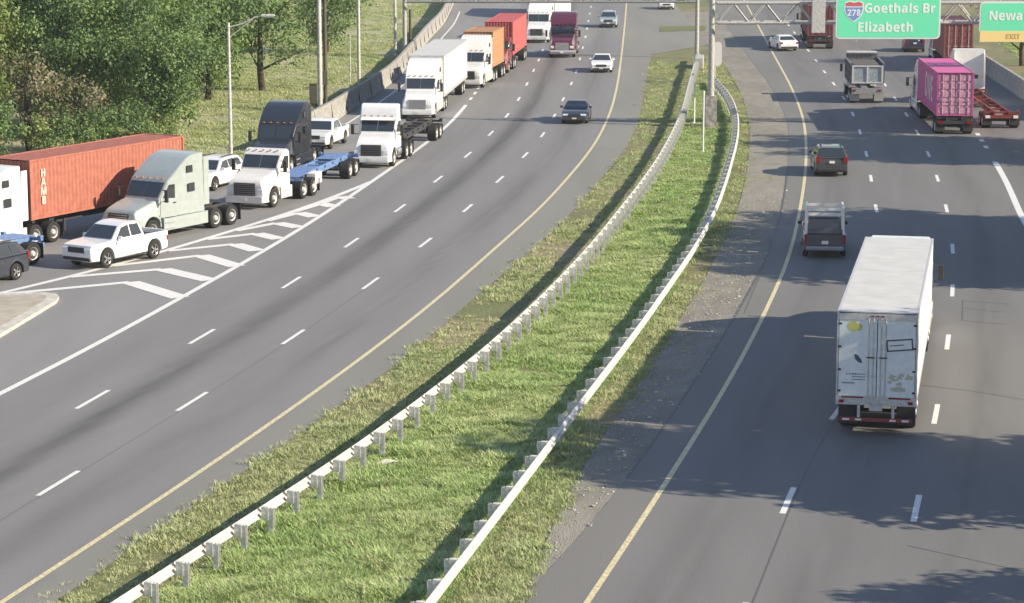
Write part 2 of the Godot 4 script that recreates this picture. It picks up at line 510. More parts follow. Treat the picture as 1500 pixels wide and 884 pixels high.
# ---------------------------------------------------------------- guardrails
func guardrail(called: String, label: String, c: PackedFloat32Array, d0: float, d1: float, road: float):
	var t := thing(called, label, "guardrail", on(c, d0), 0.0, "median guardrails")
	var steel := worn("galvanised rail", 0.72, 0.72, 0.69, 0.5, 0.05, 0.8, 0.74)
	var post := worn("galvanised post", 0.74, 0.74, 0.71, 0.6, 0.05, 0.8, 0.74)
	var pts := []
	var d := d0
	while d < d1:
		pts.append(on(c, d) - t.position)
		d += 1.905 * cos(heading(c, d))
	var pm := MB.new()
	pm.box(Vector3(0, 0.36, 0), Vector3(0.012, 0.78, 0.14))
	pm.box(Vector3(0.07, 0.36, 0), Vector3(0.14, 0.78, 0.014))
	pm.box(Vector3(-0.07, 0.36, 0), Vector3(0.14, 0.78, 0.014))
	var pmesh := MB.new()
	pmesh.box(Vector3(0, 0.36, 0.055), Vector3(0.15, 0.78, 0.012))
	pmesh.box(Vector3(0, 0.36, -0.055), Vector3(0.15, 0.78, 0.012))
	pmesh.box(Vector3(0, 0.36, 0), Vector3(0.012, 0.78, 0.10))
	var p1 := pmesh.mesh()
	var bmesh_ := MB.new()
	bmesh_.box(Vector3(0, 0.57, 0), Vector3(0.2, 0.36, 0.15))
	var b1 := bmesh_.mesh()
	for k in pts.size():
		var tilt := rng.randf_range(-0.03, 0.03)
		var a := -heading(c, -(pts[k] + t.position).z)
		var o := put(p1, "post", post, t)
		var basis2 := Basis(Vector3.UP, a) * Basis(Vector3.FORWARD, tilt)
		o.transform = Transform3D(basis2, pts[k] + basis2 * Vector3(-road * 0.29, -0.02, 0))
		var o2 := put(b1, "blockout", post, t)
		o2.transform = Transform3D(Basis(Vector3.UP, a), pts[k] + Basis(Vector3.UP, a) * Vector3(-road * 0.13, 0, 0))
	var prof := [Vector2(0.0, 0.43), Vector2(0.035, 0.445), Vector2(0.085, 0.49), Vector2(0.085, 0.53), Vector2(0.01, 0.575), Vector2(0.01, 0.605), Vector2(0.085, 0.65), Vector2(0.085, 0.69), Vector2(0.035, 0.735), Vector2(0.0, 0.75)]
	var k0 := 0
	while k0 < pts.size() - 1:
		var b := MB.new()
		var lap := 0.004 * ((k0 / 4) % 2)
		for k in range(k0, mini(k0 + 4, pts.size() - 1)):
			var side0 := Basis(Vector3.UP, -heading(c, -(pts[k] + t.position).z)).x * road
			var side1 := Basis(Vector3.UP, -heading(c, -(pts[k + 1] + t.position).z)).x * road
			var ext0: Vector3 = pts[k + 1] + ((pts[k + 1] - pts[k]).normalized() * 0.25 if k == k0 + 3 else Vector3.ZERO)
			for j in prof.size() - 1:
				var u0: Vector2 = prof[j]
				var u1: Vector2 = prof[j + 1]
				for th in [0.0, 0.006]:
					b.quad(pts[k] + side0 * (u0.x - th + lap) + Vector3(0, u0.y, 0), ext0 + side1 * (u0.x - th + lap) + Vector3(0, u0.y, 0), ext0 + side1 * (u1.x - th + lap) + Vector3(0, u1.y, 0), pts[k] + side0 * (u1.x - th + lap) + Vector3(0, u1.y, 0))
		put(b, "rail_beam", steel, t)
		k0 += 4
	return t

# ---------------------------------------------------------------- wheels and small vehicle pieces
func lathe(b: MB, prof: Array, m: int):
	for j in prof.size() - 1:
		var p: Vector2 = prof[j]
		var q: Vector2 = prof[j + 1]
		var nn := Vector2(-(q.y - p.y), q.x - p.x).normalized()
		for k in m:
			var t0 := TAU * k / m
			var t1 := TAU * (k + 1) / m
			var e0 := Vector3(0, sin(t0), cos(t0))
			var e1 := Vector3(0, sin(t1), cos(t1))
			var X := Vector3.RIGHT
			b.quadn([X * p.x + e0 * p.y, X * p.x + e1 * p.y, X * q.x + e1 * q.y, X * q.x + e0 * q.y], [X * nn.x + e0 * nn.y, X * nn.x + e1 * nn.y, X * nn.x + e1 * nn.y, X * nn.x + e0 * nn.y])

func wheel(parent: Node3D, at: Vector3, r: float, w: float, rimc: Material, big := false):
	var key := "tyre %s %s" % [r, w]
	if not meshes.has(key):
		var b := MB.new()
		var h := w * 0.5
		lathe(b, [Vector2(-h + 0.01, r * 0.6), Vector2(-h, r * 0.7), Vector2(-h, r * 0.9), Vector2(-h + 0.03, r * 0.99), Vector2(-h + 0.05, r), Vector2(h - 0.05, r), Vector2(h - 0.03, r * 0.99), Vector2(h, r * 0.9), Vector2(h, r * 0.7), Vector2(h - 0.01, r * 0.6)], 22)
		meshes[key] = b.mesh()
		b = MB.new()
		if big:
			for s in [-1.0, 1.0]:
				lathe(b, [Vector2(s * (h - 0.01), r * 0.61), Vector2(s * (h - 0.03), r * 0.56), Vector2(s * (h - 0.10), r * 0.50), Vector2(s * (h - 0.11), r * 0.3), Vector2(s * (h - 0.02), r * 0.24), Vector2(s * (h + 0.02), r * 0.2), Vector2(s * (h + 0.03), 0.001)], 18)
		else:
			for s in [-1.0, 1.0]:
				lathe(b, [Vector2(s * (h - 0.005), r * 0.64), Vector2(s * (h - 0.02), r * 0.58), Vector2(s * (h - 0.025), r * 0.56)], 20)
				b.cyl(Vector3(s * (h - 0.09), 0, 0), Vector3(s * (h - 0.015), 0, 0), r * 0.16, r * 0.14, 10)
				for k in 5:
					var a := TAU * k / 5.0
					b.bar(Vector3(s * (h - 0.03), 0, 0), Vector3(s * (h - 0.025), sin(a) * r * 0.6, cos(a) * r * 0.6), 0.035, r * 0.19)
		meshes[key + "rim"] = b.mesh()
		b = MB.new()
		b.cyl(Vector3(-h + 0.08, 0, 0), Vector3(h - 0.08, 0, 0), r * 0.62, r * 0.62, 16)
		meshes[key + "drum"] = b.mesh()
	var o := hold("wheel", parent, at)
	put(meshes[key], "tyre", worn("tyre rubber", 0.025, 0.025, 0.025, 0.85, 0, 1.5, 0.6), o)
	put(meshes[key + "rim"], "rim", rimc, o)
	put(meshes[key + "drum"], "brake_drum", mat("brake drum", 0.03, 0.03, 0.03, 0.8), o)

func arch(p: Array, zc: float, yc: float, r: float):
	for t in 9:
		var a := PI * t / 8.0
		p.append([zc + r * cos(a), yc + r * sin(a)])

func poly(a: Array) -> PackedVector2Array:
	var p := PackedVector2Array()
	for q in a: p.append(Vector2(q[0], q[1]))
	return p

func boxpart(called: String, parent: Node3D, m: Material, at: Vector3, s: Vector3, bs := Basis.IDENTITY) -> MeshInstance3D:
	var b := MB.new()
	b.box(at, s, bs)
	return put(b, called, m, parent)

# bevelled box: side outline pulled out to width s.x
func softbox(called: String, parent: Node3D, m: Material, at: Vector3, s: Vector3, bev := 0.02) -> MeshInstance3D:
	var b := MB.new()
	var h := s * 0.5
	var e := bev
	b.ext(poly([[-h.z, -h.y + e], [-h.z, h.y - e], [-h.z + e, h.y], [h.z - e, h.y], [h.z, h.y - e], [h.z, -h.y + e], [h.z - e, -h.y], [-h.z + e, -h.y]]), func(_z, _y): return h.x, minf(bev, h.x * 0.8))
	var o := put(b, called, m, parent)
	o.position = at
	return o

func glass() -> StandardMaterial3D:
	var m := mat("dark vehicle glass", 0.03, 0.036, 0.04, 0.05)
	m.metallic_specular = 0.75
	return m

func slope(b: MB, z0: float, y0: float, w0: float, z1: float, y1: float, w1: float, off: Vector3):
	b.quad(Vector3(-w0, y0, z0) + off, Vector3(w0, y0, z0) + off, Vector3(w1, y1, z1) + off, Vector3(-w1, y1, z1) + off)

# ---------------------------------------------------------------- cars
func car(kind: String, called: String, label: String, category: String, body: Material, at: Vector3, turn: float, opt := {}) -> Node3D:
	var t := thing(called, label, category, at, turn)
	var S := {}
	if kind == "sedan":
		S = {W = 1.84, zf = -1.42, zr = 1.40, r = 0.33, yb = 0.22, low = [[-2.3, 0.24], [-2.36, 0.45], [-2.33, 0.62], [-2.22, 0.74], [-1.6, 0.88], [-0.95, 0.95], [0.0, 0.97], [1.2, 0.99], [1.7, 1.0], [2.2, 0.98], [2.33, 0.9], [2.38, 0.6], [2.34, 0.3], [2.26, 0.24]],
			cab = [[-1.0, 0.93], [-0.12, 1.40], [0.25, 1.45], [0.75, 1.44], [1.1, 1.37], [1.85, 0.97]], fi = 1, ri = 4, belt = 0.98, top = 0.70, win = [[[-0.62, 1.0], [-0.02, 1.32], [0.42, 1.36], [0.42, 1.0]], [[0.5, 1.0], [0.5, 1.36], [0.95, 1.32], [1.42, 1.02]]], nose = 0.72, tail = 0.78, door = [[-0.75, 0.45], [0.4, 0.93], [0.46, 1.3]]}
	elif kind == "suv":
		S = {W = 1.92, zf = -1.42, zr = 1.42, r = 0.37, yb = 0.27, low = [[-2.3, 0.28], [-2.36, 0.5], [-2.35, 0.75], [-2.25, 0.92], [-1.7, 1.03], [-1.0, 1.08], [0.0, 1.07], [1.5, 1.09], [2.2, 1.1], [2.32, 1.0], [2.36, 0.6], [2.34, 0.36], [2.26, 0.28]],
			cab = [[-1.08, 1.06], [-0.3, 1.6], [0.1, 1.69], [1.1, 1.71], [1.8, 1.66], [2.28, 1.09]], fi = 1, ri = 4, belt = 1.07, top = 0.74, win = [[[-0.75, 1.12], [-0.22, 1.52], [0.32, 1.58], [0.32, 1.12]], [[0.4, 1.12], [0.4, 1.58], [1.05, 1.59], [1.15, 1.13]], [[1.23, 1.14], [1.15, 1.59], [1.62, 1.55], [1.85, 1.17]]], nose = 0.85, tail = 1.0, door = [[-0.8, 0.5], [0.36, 1.04], [0.4, 1.25]]}
	else:
		S = {W = 1.98, zf = -1.62, zr = 1.62, r = 0.40, yb = 0.33, low = [[-2.55, 0.34], [-2.62, 0.5], [-2.62, 0.85], [-2.54, 1.02], [-1.9, 1.10], [-1.2, 1.13], [-0.4, 1.13], [0.98, 1.14], [1.02, 1.06], [1.03, 0.93], [2.58, 0.93], [2.64, 0.85], [2.64, 0.5], [2.58, 0.36]],
			cab = [[-1.25, 1.11], [-0.52, 1.68], [-0.2, 1.77], [0.5, 1.79], [0.82, 1.72], [0.98, 1.13]], fi = 1, ri = 4, belt = 1.13, top = 0.75, win = [[[-0.92, 1.18], [-0.46, 1.6], [0.02, 1.67], [0.02, 1.18]], [[0.1, 1.18], [0.1, 1.67], [0.68, 1.66], [0.82, 1.2]]], nose = 0.92, tail = 0.9, door = [[-0.95, 0.5], [0.06, 1.1], [0.1, 0.9]]}
	var W: float = S.W
	var hw0 := W * 0.5
	var nosez: float = S.low[1][0]
	var tailz: float = 2.36 if kind != "pickup" else 2.64
	var hwl := func(z, y):
		var f := clampf((nosez + 0.75 - z) / 0.75, 0.0, 1.0)
		var r := clampf((z - tailz + 0.45) / 0.45, 0.0, 1.0)
		var h := clampf((y - 0.75) / 0.4, 0.0, 1.0)
		return hw0 * (1.0 - 0.13 * f * f - 0.06 * r * r - 0.035 * h)
	var belt: float = S.belt
	var hwc := func(_z, y):
		return hw0 * lerpf(0.955, S.top, clampf((y - belt) / (0.48 if kind == "sedan" else 0.62), 0.0, 1.0))
	var pts: Array = S.low.duplicate()
	pts.append([S.zr + S.r + 0.07, S.yb])
	arch(pts, S.zr, S.r, S.r + 0.07)
	pts.append([S.zr - S.r - 0.07, S.yb])
	pts.append([S.zf + S.r + 0.07, S.yb])
	arch(pts, S.zf, S.r, S.r + 0.07)
	pts.append([S.zf - S.r - 0.07, S.yb])
	var b := MB.new()
	b.ext(poly(pts), hwl, 0.05)
	put(b, "body", body, t)
	b = MB.new()
	b.ext(poly(S.cab), hwc, 0.06)
	var cabin := put(b, "cabin", body, t)
	var g := glass()
	# windscreen and rear window lie on the sloping ends of the cabin
	var c: Array = S.cab
	b = MB.new()
	var p0 := Vector2(c[0][0], c[0][1]).lerp(Vector2(c[S.fi][0], c[S.fi][1]), 0.1)
	var p1 := Vector2(c[0][0], c[0][1]).lerp(Vector2(c[S.fi][0], c[S.fi][1]), 0.94)
	slope(b, p0.x, p0.y, hwc.call(0, p0.y) - 0.09, p1.x, p1.y, hwc.call(0, p1.y) - 0.11, Vector3(0, 0.012, -0.012))
	put(b, "windscreen", g, cabin)
	b = MB.new()
	var L2 := c.size() - 1
	p0 = Vector2(c[L2][0], c[L2][1]).lerp(Vector2(c[L2 - 1][0], c[L2 - 1][1]), 0.16)
	p1 = Vector2(c[L2][0], c[L2][1]).lerp(Vector2(c[L2 - 1][0], c[L2 - 1][1]), 0.93)
	slope(b, p0.x, p0.y, hwc.call(0, p0.y) - 0.1, p1.x, p1.y, hwc.call(0, p1.y) - 0.12, Vector3(0, 0.01, 0.014))
	put(b, "rear_window", g, cabin)
	for s in [-1.0, 1.0]:
		for w in S.win:
			b = MB.new()
			b.side(poly(w), hwc, s, 0.009)
			put(b, "side_window", g, cabin)
		for z in [S.zf, S.zr]:
			wheel(t, Vector3(s * (hw0 - 0.12), S.r, z), S.r, 0.24, mat("alloy rim", 0.42, 0.42, 0.43, 0.35, 0.7))
		# doors proud of the body, with handles
		var dz: Array = S.door
		for k in 2:
			var z0: float = [dz[0][0], dz[1][0] + 0.05][k]
			var z1: float = [dz[1][0], dz[1][0] + 0.9][k]
			z1 = minf(z1, S.zr - S.r - 0.1 if k == 1 else z1)
			b = MB.new()
			b.side(poly([[z0, S.yb + 0.14], [z1, S.yb + 0.14], [z1, belt - 0.03], [z0, belt - 0.03]]), hwl, s, 0.008)
			var dr := put(b, "door", body, t)
			boxpart("handle", dr, body if opt.get("chrome", 0) == 0 else mat("chrome", 0.6, 0.6, 0.6, 0.2, 0.9), Vector3(s * (hwl.call(z1, belt - 0.1) + 0.02), belt - 0.13, z1 - 0.16), Vector3(0.03, 0.03, 0.17))
		var mz: float = c[0][0] + 0.42
		softbox("mirror", t, opt.get("mirror", body), Vector3(s * (hw0 + 0.09), belt + 0.08, mz), Vector3(0.2, 0.15, 0.12), 0.03)
		softbox("headlight", t, mat("headlight", 0.75, 0.77, 0.8, 0.1), Vector3(s * hw0 * 0.66, S.nose - 0.06, nosez + 0.07), Vector3(0.42, 0.13, 0.16), 0.03)
		softbox("tail_light", t, mat("tail light", 0.22, 0.012, 0.012, 0.2), Vector3(s * hw0 * 0.82, S.tail, tailz - 0.06), Vector3(0.26, 0.2 if kind == "sedan" else 0.4, 0.14), 0.03)
		boxpart("sill", t, mat("black trim", 0.03, 0.03, 0.03, 0.6), Vector3(s * (hw0 - 0.05), S.yb + 0.03, 0), Vector3(0.1, 0.08, (S.zr - S.zf) - 2.0 * S.r - 0.2))
	var trim := mat("black trim", 0.03, 0.03, 0.03, 0.6)
	softbox("grille", t, opt.get("grille", trim), Vector3(0, S.nose - 0.1, nosez + 0.05), Vector3(W * 0.5, 0.2 if kind == "sedan" else 0.26, 0.14), 0.02)
	softbox("front_bumper", t, trim, Vector3(0, S.yb + 0.12, nosez + 0.09), Vector3(W * 0.82, 0.16, 0.24), 0.04)
	softbox("rear_bumper", t, opt.get("bumper", trim), Vector3(0, S.yb + 0.16, tailz - 0.06), Vector3(W * 0.88, 0.2, 0.2), 0.04)
	boxpart("number_plate", t, mat("number plate", 0.7, 0.7, 0.66, 0.5), Vector3(0, S.nose - 0.32, nosez - 0.02), Vector3(0.31, 0.15, 0.02))
	boxpart("number_plate", t, mat("number plate", 0.7, 0.7, 0.66, 0.5), Vector3(0, S.tail - 0.12, tailz + 0.025), Vector3(0.31, 0.15, 0.02))
	if kind == "pickup":
		var bed := hold("cargo_bed", t)
		for s in [-1.0, 1.0]:
			softbox("bed_wall", bed, body, Vector3(s * (hw0 - 0.085), 1.02, 1.82), Vector3(0.11, 0.24, 1.58), 0.03)
		softbox("tailgate", bed, opt.get("tailgate", body), Vector3(0, 0.92, 2.63), Vector3(W - 0.34, 0.46, 0.08), 0.02)
		boxpart("bed_floor", bed, trim, Vector3(0, 0.945, 1.82), Vector3(W - 0.3, 0.02, 1.5))
	elif kind == "suv":
		for s in [-1.0, 1.0]:
			boxpart("roof_rail", cabin, trim, Vector3(s * 0.58, 1.74, 0.75), Vector3(0.04, 0.05, 1.5))
	return t

# ---------------------------------------------------------------- tractors
# z runs from 0 at the bumper to the tail
func tractor(label: String, body: Material, at: Vector3, turn: float, opt := {}) -> Node3D:
	var t := thing("truck_tractor", label, "truck", at, turn)
	var sleeper: bool = opt.get("sleeper", true)
	var back := 5.3 if sleeper else 3.15
	var roof: float = opt.get("roof", 3.95 if sleeper else 2.95)
	var d1 := 6.2 if sleeper else 4.95
	var dark := mat("truck frame", 0.035, 0.035, 0.038, 0.7)
	var trim := mat("black trim", 0.03, 0.03, 0.03, 0.6)
	var chrome := mat("chrome", 0.6, 0.6, 0.6, 0.2, 0.9)
	var rimc: Material = opt.get("rim", worn("truck rim", 0.74, 0.74, 0.73, 0.4, 0.1, 2.0, 0.75))
	var front: Material = opt.get("front", trim)
	var g := glass()
	var hwh := func(z, y):
		var f := clampf((1.5 - z) / 1.5, 0.0, 1.0)
		var h := clampf((y - 1.05) / 0.5, 0.0, 1.0)
		return lerpf(1.2, 1.06, f * f) - 0.2 * h
	var hwc := func(z, y):
		var f := clampf((2.9 - z) / 1.1, 0.0, 1.0)
		return 1.23 - 0.17 * f - 0.07 * clampf((y - 2.6) / 1.3, 0.0, 1.0)
	# bonnet with wheel arches
	var p := [[0.12, 0.62], [0.08, 1.2], [0.16, 1.45], [0.36, 1.58], [1.1, 1.78], [1.95, 1.95], [1.95, 0.62], [1.9, 0.55]]
	arch(p, 1.28, 0.52, 0.6)
	p.append([0.6, 0.5])
	var b := MB.new()
	b.ext(poly(p), hwh, 0.07)
	var bonnet := put(b, "bonnet", body, t)
	b = MB.new()
	b.ext(poly([[-0.02, 0.34], [-0.06, 0.5], [-0.02, 0.72], [0.5, 0.74], [0.62, 0.34]]), func(z, _y): return 1.2 - 0.12 * clampf((0.35 - z) / 0.4, 0, 1), 0.06)
	put(b, "front_bumper", opt.get("bumper", body), t)
	# grille with bars
	var gw := 0.62
	softbox("grille", bonnet, front, Vector3(0, 1.06, 0.09), Vector3(gw * 2.0, 0.68, 0.1), 0.02)
	for k in 6:
		boxpart("grille_bar", bonnet, opt.get("bars", chrome), Vector3(0, 0.8 + k * 0.105, 0.03), Vector3(gw * 2.0 - 0.06, 0.022, 0.03))
	# cab, sleeper and roof fairing in one outline
	if roof > 3.3:
		p = [[1.85, 1.0], [1.82, 1.93], [2.42, 2.72], [2.5, 2.84], [3.1, 3.24], [3.8, roof - 0.25], [4.25, roof - 0.06], [4.6, roof], [back, roof], [back, 0.95], [2.2, 0.95]]
		if not sleeper:
			p = [[1.85, 1.0], [1.82, 1.93], [2.42, 2.72], [2.46, 2.86], [2.6, roof - 0.3], [2.75, roof - 0.08], [2.95, roof], [back, roof], [back, 0.95], [2.2, 0.95]]
	else:
		p = [[1.85, 1.0], [1.82, 1.93], [2.34, 2.66], [2.5, 2.85], [2.8, roof - 0.02], [back - 0.15, roof], [back, roof - 0.1], [back, 0.95], [2.2, 0.95]]
	b = MB.new()
	b.ext(poly(p), hwc, 0.08)
	var cab := put(b, "cab", body, t)
	b = MB.new()
	var top := Vector2(p[2][0], p[2][1])
	var bot := Vector2(p[1][0], p[1][1])
	for s in [-1.0, 1.0]:
		var q0 := bot.lerp(top, 0.1)
		var q1 := bot.lerp(top, 0.97)
		b = MB.new()
		var w0: float = hwc.call(q0.x, q0.y) - 0.09
		var w1: float = hwc.call(q1.x, q1.y) - 0.12
		b.quad(Vector3(s * 0.015, q0.y + 0.012, q0.x - 0.012), Vector3(s * w0, q0.y + 0.012, q0.x - 0.012), Vector3(s * w1, q1.y + 0.012, q1.x - 0.012), Vector3(s * 0.015, q1.y + 0.012, q1.x - 0.012))
		put(b, "windscreen", g, cab)
		b = MB.new()
		b.side(poly([[1.98, 1.02], [3.02, 1.02], [3.02, 2.68], [2.5, 2.68], [1.98, 1.98]]), hwc, s, 0.01)
		var door := put(b, "door", body, t)
		b = MB.new()
		b.side(poly([[2.12, 1.98], [2.92, 1.92], [2.92, 2.6], [2.54, 2.6]]), hwc, s, 0.018)
		put(b, "side_window", g, door)
		boxpart("handle", door, trim, Vector3(s * 1.25, 1.7, 2.9), Vector3(0.04, 0.05, 0.16))
		if sleeper:
			for w in ([[4.0, 2.1, 0.5, 0.42], [3.95, 3.05, 0.45, 0.34]] if roof > 3.6 else [[4.0, 2.1, 0.5, 0.42]]):
				b = MB.new()
				b.side(poly([[w[0], w[1]], [w[0] + w[2], w[1]], [w[0] + w[2], w[1] + w[3]], [w[0], w[1] + w[3]]]), hwc, s, 0.012)
				put(b, "sleeper_window", g, cab)
		softbox("headlight", bonnet, mat("headlight", 0.75, 0.77, 0.8, 0.1), Vector3(s * 0.88, 0.98, 0.16), Vector3(0.34, 0.26, 0.2), 0.04)
		# mirror on its arm
		var mir := softbox("mirror", t, opt.get("mirror", trim), Vector3(s * 1.52, 2.12, 1.92), Vector3(0.2, 0.62, 0.13), 0.03)
		b = MB.new()
		b.bar(Vector3(-s * 0.34, 0.28, 0.12), Vector3(0, 0.28, 0), 0.04, 0.04)
		b.bar(Vector3(-s * 0.34, -0.28, 0.12), Vector3(0, -0.28, 0), 0.04, 0.04)
		put(b, "mirror_arm", trim, mir)
		b = MB.new()
		if opt.get("skirt", sleeper):
			b.ext(poly([[2.05, 0.36], [2.05, 0.98], [back + 0.25, 0.98], [back + 0.25, 0.36]]), func(_z, _y): return 0.09, 0.03)
			put(b, "side_skirt", body, t).position = Vector3(s * 1.14, 0, 0)
		else:
			b.cyl(Vector3(s * 0.9, 0.68, 2.3), Vector3(s * 0.9, 0.68, back + 0.3), 0.32, 0.32, 16)
			put(b, "fuel_tank", opt.get("tank", chrome), t)
		if opt.get("stack", false):
			b = MB.new()
			b.cyl(Vector3(s * 1.1, 0.9, back + 0.12), Vector3(s * 1.1, 3.9, back + 0.12), 0.075, 0.075, 12)
			put(b, "exhaust_stack", chrome, t)
		for z in [d1, d1 + 1.32]:
			wheel(t, Vector3(s * 0.94, 0.51, z), 0.51, 0.58, rimc, true)
		wheel(t, Vector3(s * 1.04, 0.51, 1.28), 0.51, 0.3, rimc, true)
		boxpart("mudflap", t, trim, Vector3(s * 0.94, 0.55, d1 + 2.0), Vector3(0.6, 0.7, 0.02))
	for k in 5:
		var mx := (k - 2) * 0.42
		boxpart("marker_light", cab, mat("amber lamp", 0.55, 0.25, 0.04, 0.3), Vector3(mx, p[3][1] + 0.05, p[3][0] - 0.02), Vector3(0.12, 0.05, 0.07))
	boxpart("bumper_valance", t, trim, Vector3(0, 0.36, 0.2), Vector3(2.0, 0.1, 0.36))
	boxpart("number_plate", t, mat("number plate", 0.7, 0.7, 0.66, 0.5), Vector3(0, 0.52, -0.065), Vector3(0.31, 0.15, 0.02))
	for s in [-1.0, 1.0]:
		for y in [0.45, 0.75]:
			boxpart("step", t, mat("step metal", 0.35, 0.35, 0.35, 0.5, 0.4), Vector3(s * 1.235, y, 2.5), Vector3(0.04, 0.06, 0.7))
		boxpart("fog_lamp", t, mat("headlight", 0.75, 0.77, 0.8, 0.1), Vector3(s * 0.85, 0.52, 0.01), Vector3(0.22, 0.1, 0.06))
		boxpart("rear_window", cab, g, Vector3(s * 0.5, 2.05 if sleeper else 2.3, back + 0.006), Vector3(0.42, 0.3, 0.012))
		boxpart("bonnet_latch", bonnet, trim, Vector3(s * 1.165, 1.12, 1.75), Vector3(0.03, 0.1, 0.05))
	if sleeper and roof > 3.6:
		for s in [-1.0, 1.0]:
			boxpart("side_extender", cab, body, Vector3(s * 1.155, (1.3 + roof - 0.25) * 0.5, back + 0.22), Vector3(0.035, roof - 1.55, 0.42))
	if opt.get("visor", false):
		b = MB.new()
		slope(b, 2.1, 2.62, 1.05, 2.42, 2.8, 1.05, Vector3(0, 0.05, -0.05))
		put(b, "sun_visor", opt.get("visor_mat", body), cab)
	b = MB.new()
	for s in [-1.0, 1.0]:
		b.box(Vector3(s * 0.42, 0.9, (d1 + 1.9 + 0.7) * 0.5), Vector3(0.09, 0.26, d1 + 1.9 - 0.7))
	for z in [1.0, 3.0, back + 0.4, d1 - 0.1, d1 + 1.8]:
		b.box(Vector3(0, 0.9, z), Vector3(0.84, 0.2, 0.08))
	for z in [1.28, d1, d1 + 1.32]:
		b.cyl(Vector3(-0.8, 0.51, z), Vector3(0.8, 0.51, z), 0.08, 0.08, 8)
	put(b, "frame", dark, t)
	b = MB.new()
	b.cyl(Vector3(0, 1.1, d1 + 0.5), Vector3(0, 1.16, d1 + 0.5), 0.5, 0.5, 18)
	b.box(Vector3(0, 1.06, d1 + 0.5), Vector3(0.8, 0.09, 0.5))
	put(b, "fifth_wheel", dark, t)
	for s in [-1.0, 1.0]:
		boxpart("tail_light", t, mat("tail light", 0.22, 0.012, 0.012, 0.2), Vector3(s * 0.6, 0.75, d1 + 2.02), Vector3(0.14, 0.1, 0.04))
	return t

# ---------------------------------------------------------------- trailers and containers
# centred on the load; z from -half to +half
func bogie(t: Node3D, zs: Array, rimc: Material):
	for z in zs:
		for s in [-1.0, 1.0]:
			wheel(t, Vector3(s * 0.94, 0.51, z), 0.51, 0.58, rimc, true)
	var b := MB.new()
	for z in zs:
		b.cyl(Vector3(-0.9, 0.51, z), Vector3(0.9, 0.51, z), 0.07, 0.07, 8)
	for s in [-1.0, 1.0]:
		b.box(Vector3(s * 0.5, 0.74, (zs[0] + zs[1]) * 0.5), Vector3(0.1, 0.22, 2.4))
	put(b, "axles", mat("truck frame", 0.035, 0.035, 0.038, 0.7), t)

func chassis(label: String, m: Material, at: Vector3, turn: float, half := 6.1, light := false, deck := false) -> Node3D:
	var t := thing("container_chassis", label, "trailer", at, turn)
	var b := MB.new()
	var neck := -half + 2.6
	for s in [-1.0, 1.0]:
		b.box(Vector3(s * 0.5, 1.02, (neck + half) * 0.5), Vector3(0.12, 0.36, half - neck))
		b.box(Vector3(s * 0.5, 1.22, (-half + neck) * 0.5 + 0.15), Vector3(0.12, 0.18, neck + half + 0.3))
	put(b, "main_rails", m, t)
	var k := 0
	var z := -half + 0.15
	while z < half:
		var big := k == 0 or z > half - 0.9
		boxpart("cross_member", t, m, Vector3(0, 1.19 if z < neck else 1.1, z), Vector3(2.44 if big else 1.3, 0.14, 0.16))
		z += (half * 2.0 - 0.3) / 7.0
		k += 1
	for s in [-1.0, 1.0]:
		for e in [-half + 0.15, half - 0.15]:
			boxpart("twist_lock", t, m, Vector3(s * 1.12, 1.2, e), Vector3(0.2, 0.12, 0.2))
		boxpart("landing_leg", t, mat("truck frame", 0.035, 0.035, 0.038, 0.7), Vector3(s * 0.55, 0.66, neck + 0.6), Vector3(0.12, 0.7, 0.12))
		boxpart("tail_light", t, mat("tail light", 0.22, 0.012, 0.012, 0.2) if not light else mat("pale lamp", 0.75, 0.72, 0.7, 0.3), Vector3(s * 0.95, 0.82, half + 0.02), Vector3(0.32, 0.2, 0.05))
		boxpart("mudflap", t, mat("black trim", 0.03, 0.03, 0.03, 0.6), Vector3(s * 0.94, 0.55, half - 0.12), Vector3(0.62, 0.66, 0.02))
	if deck:
		boxpart("deck_plate", t, m, Vector3(0, 1.33, -half + 1.45), Vector3(1.9, 0.03, 2.7))
		boxpart("deck_plate", t, m, Vector3(0, 1.225, -half + 4.4), Vector3(1.25, 0.03, 2.9))
		boxpart("deck_plate", t, m, Vector3(0, 1.225, half - 1.6), Vector3(1.25, 0.03, 3.0))
		boxpart("white_side_box", t, mat("pale box", 0.7, 0.7, 0.68, 0.5), Vector3(-0.95, 0.9, -half + 3.4), Vector3(0.5, 0.6, 1.3))
	boxpart("rear_bumper", t, m, Vector3(0, 0.82, half - 0.04), Vector3(2.44, 0.22, 0.1))
	bogie(t, [half - 2.05, half - 0.75], worn("truck rim", 0.74, 0.74, 0.73, 0.4, 0.1, 2.0, 0.75))
	return t

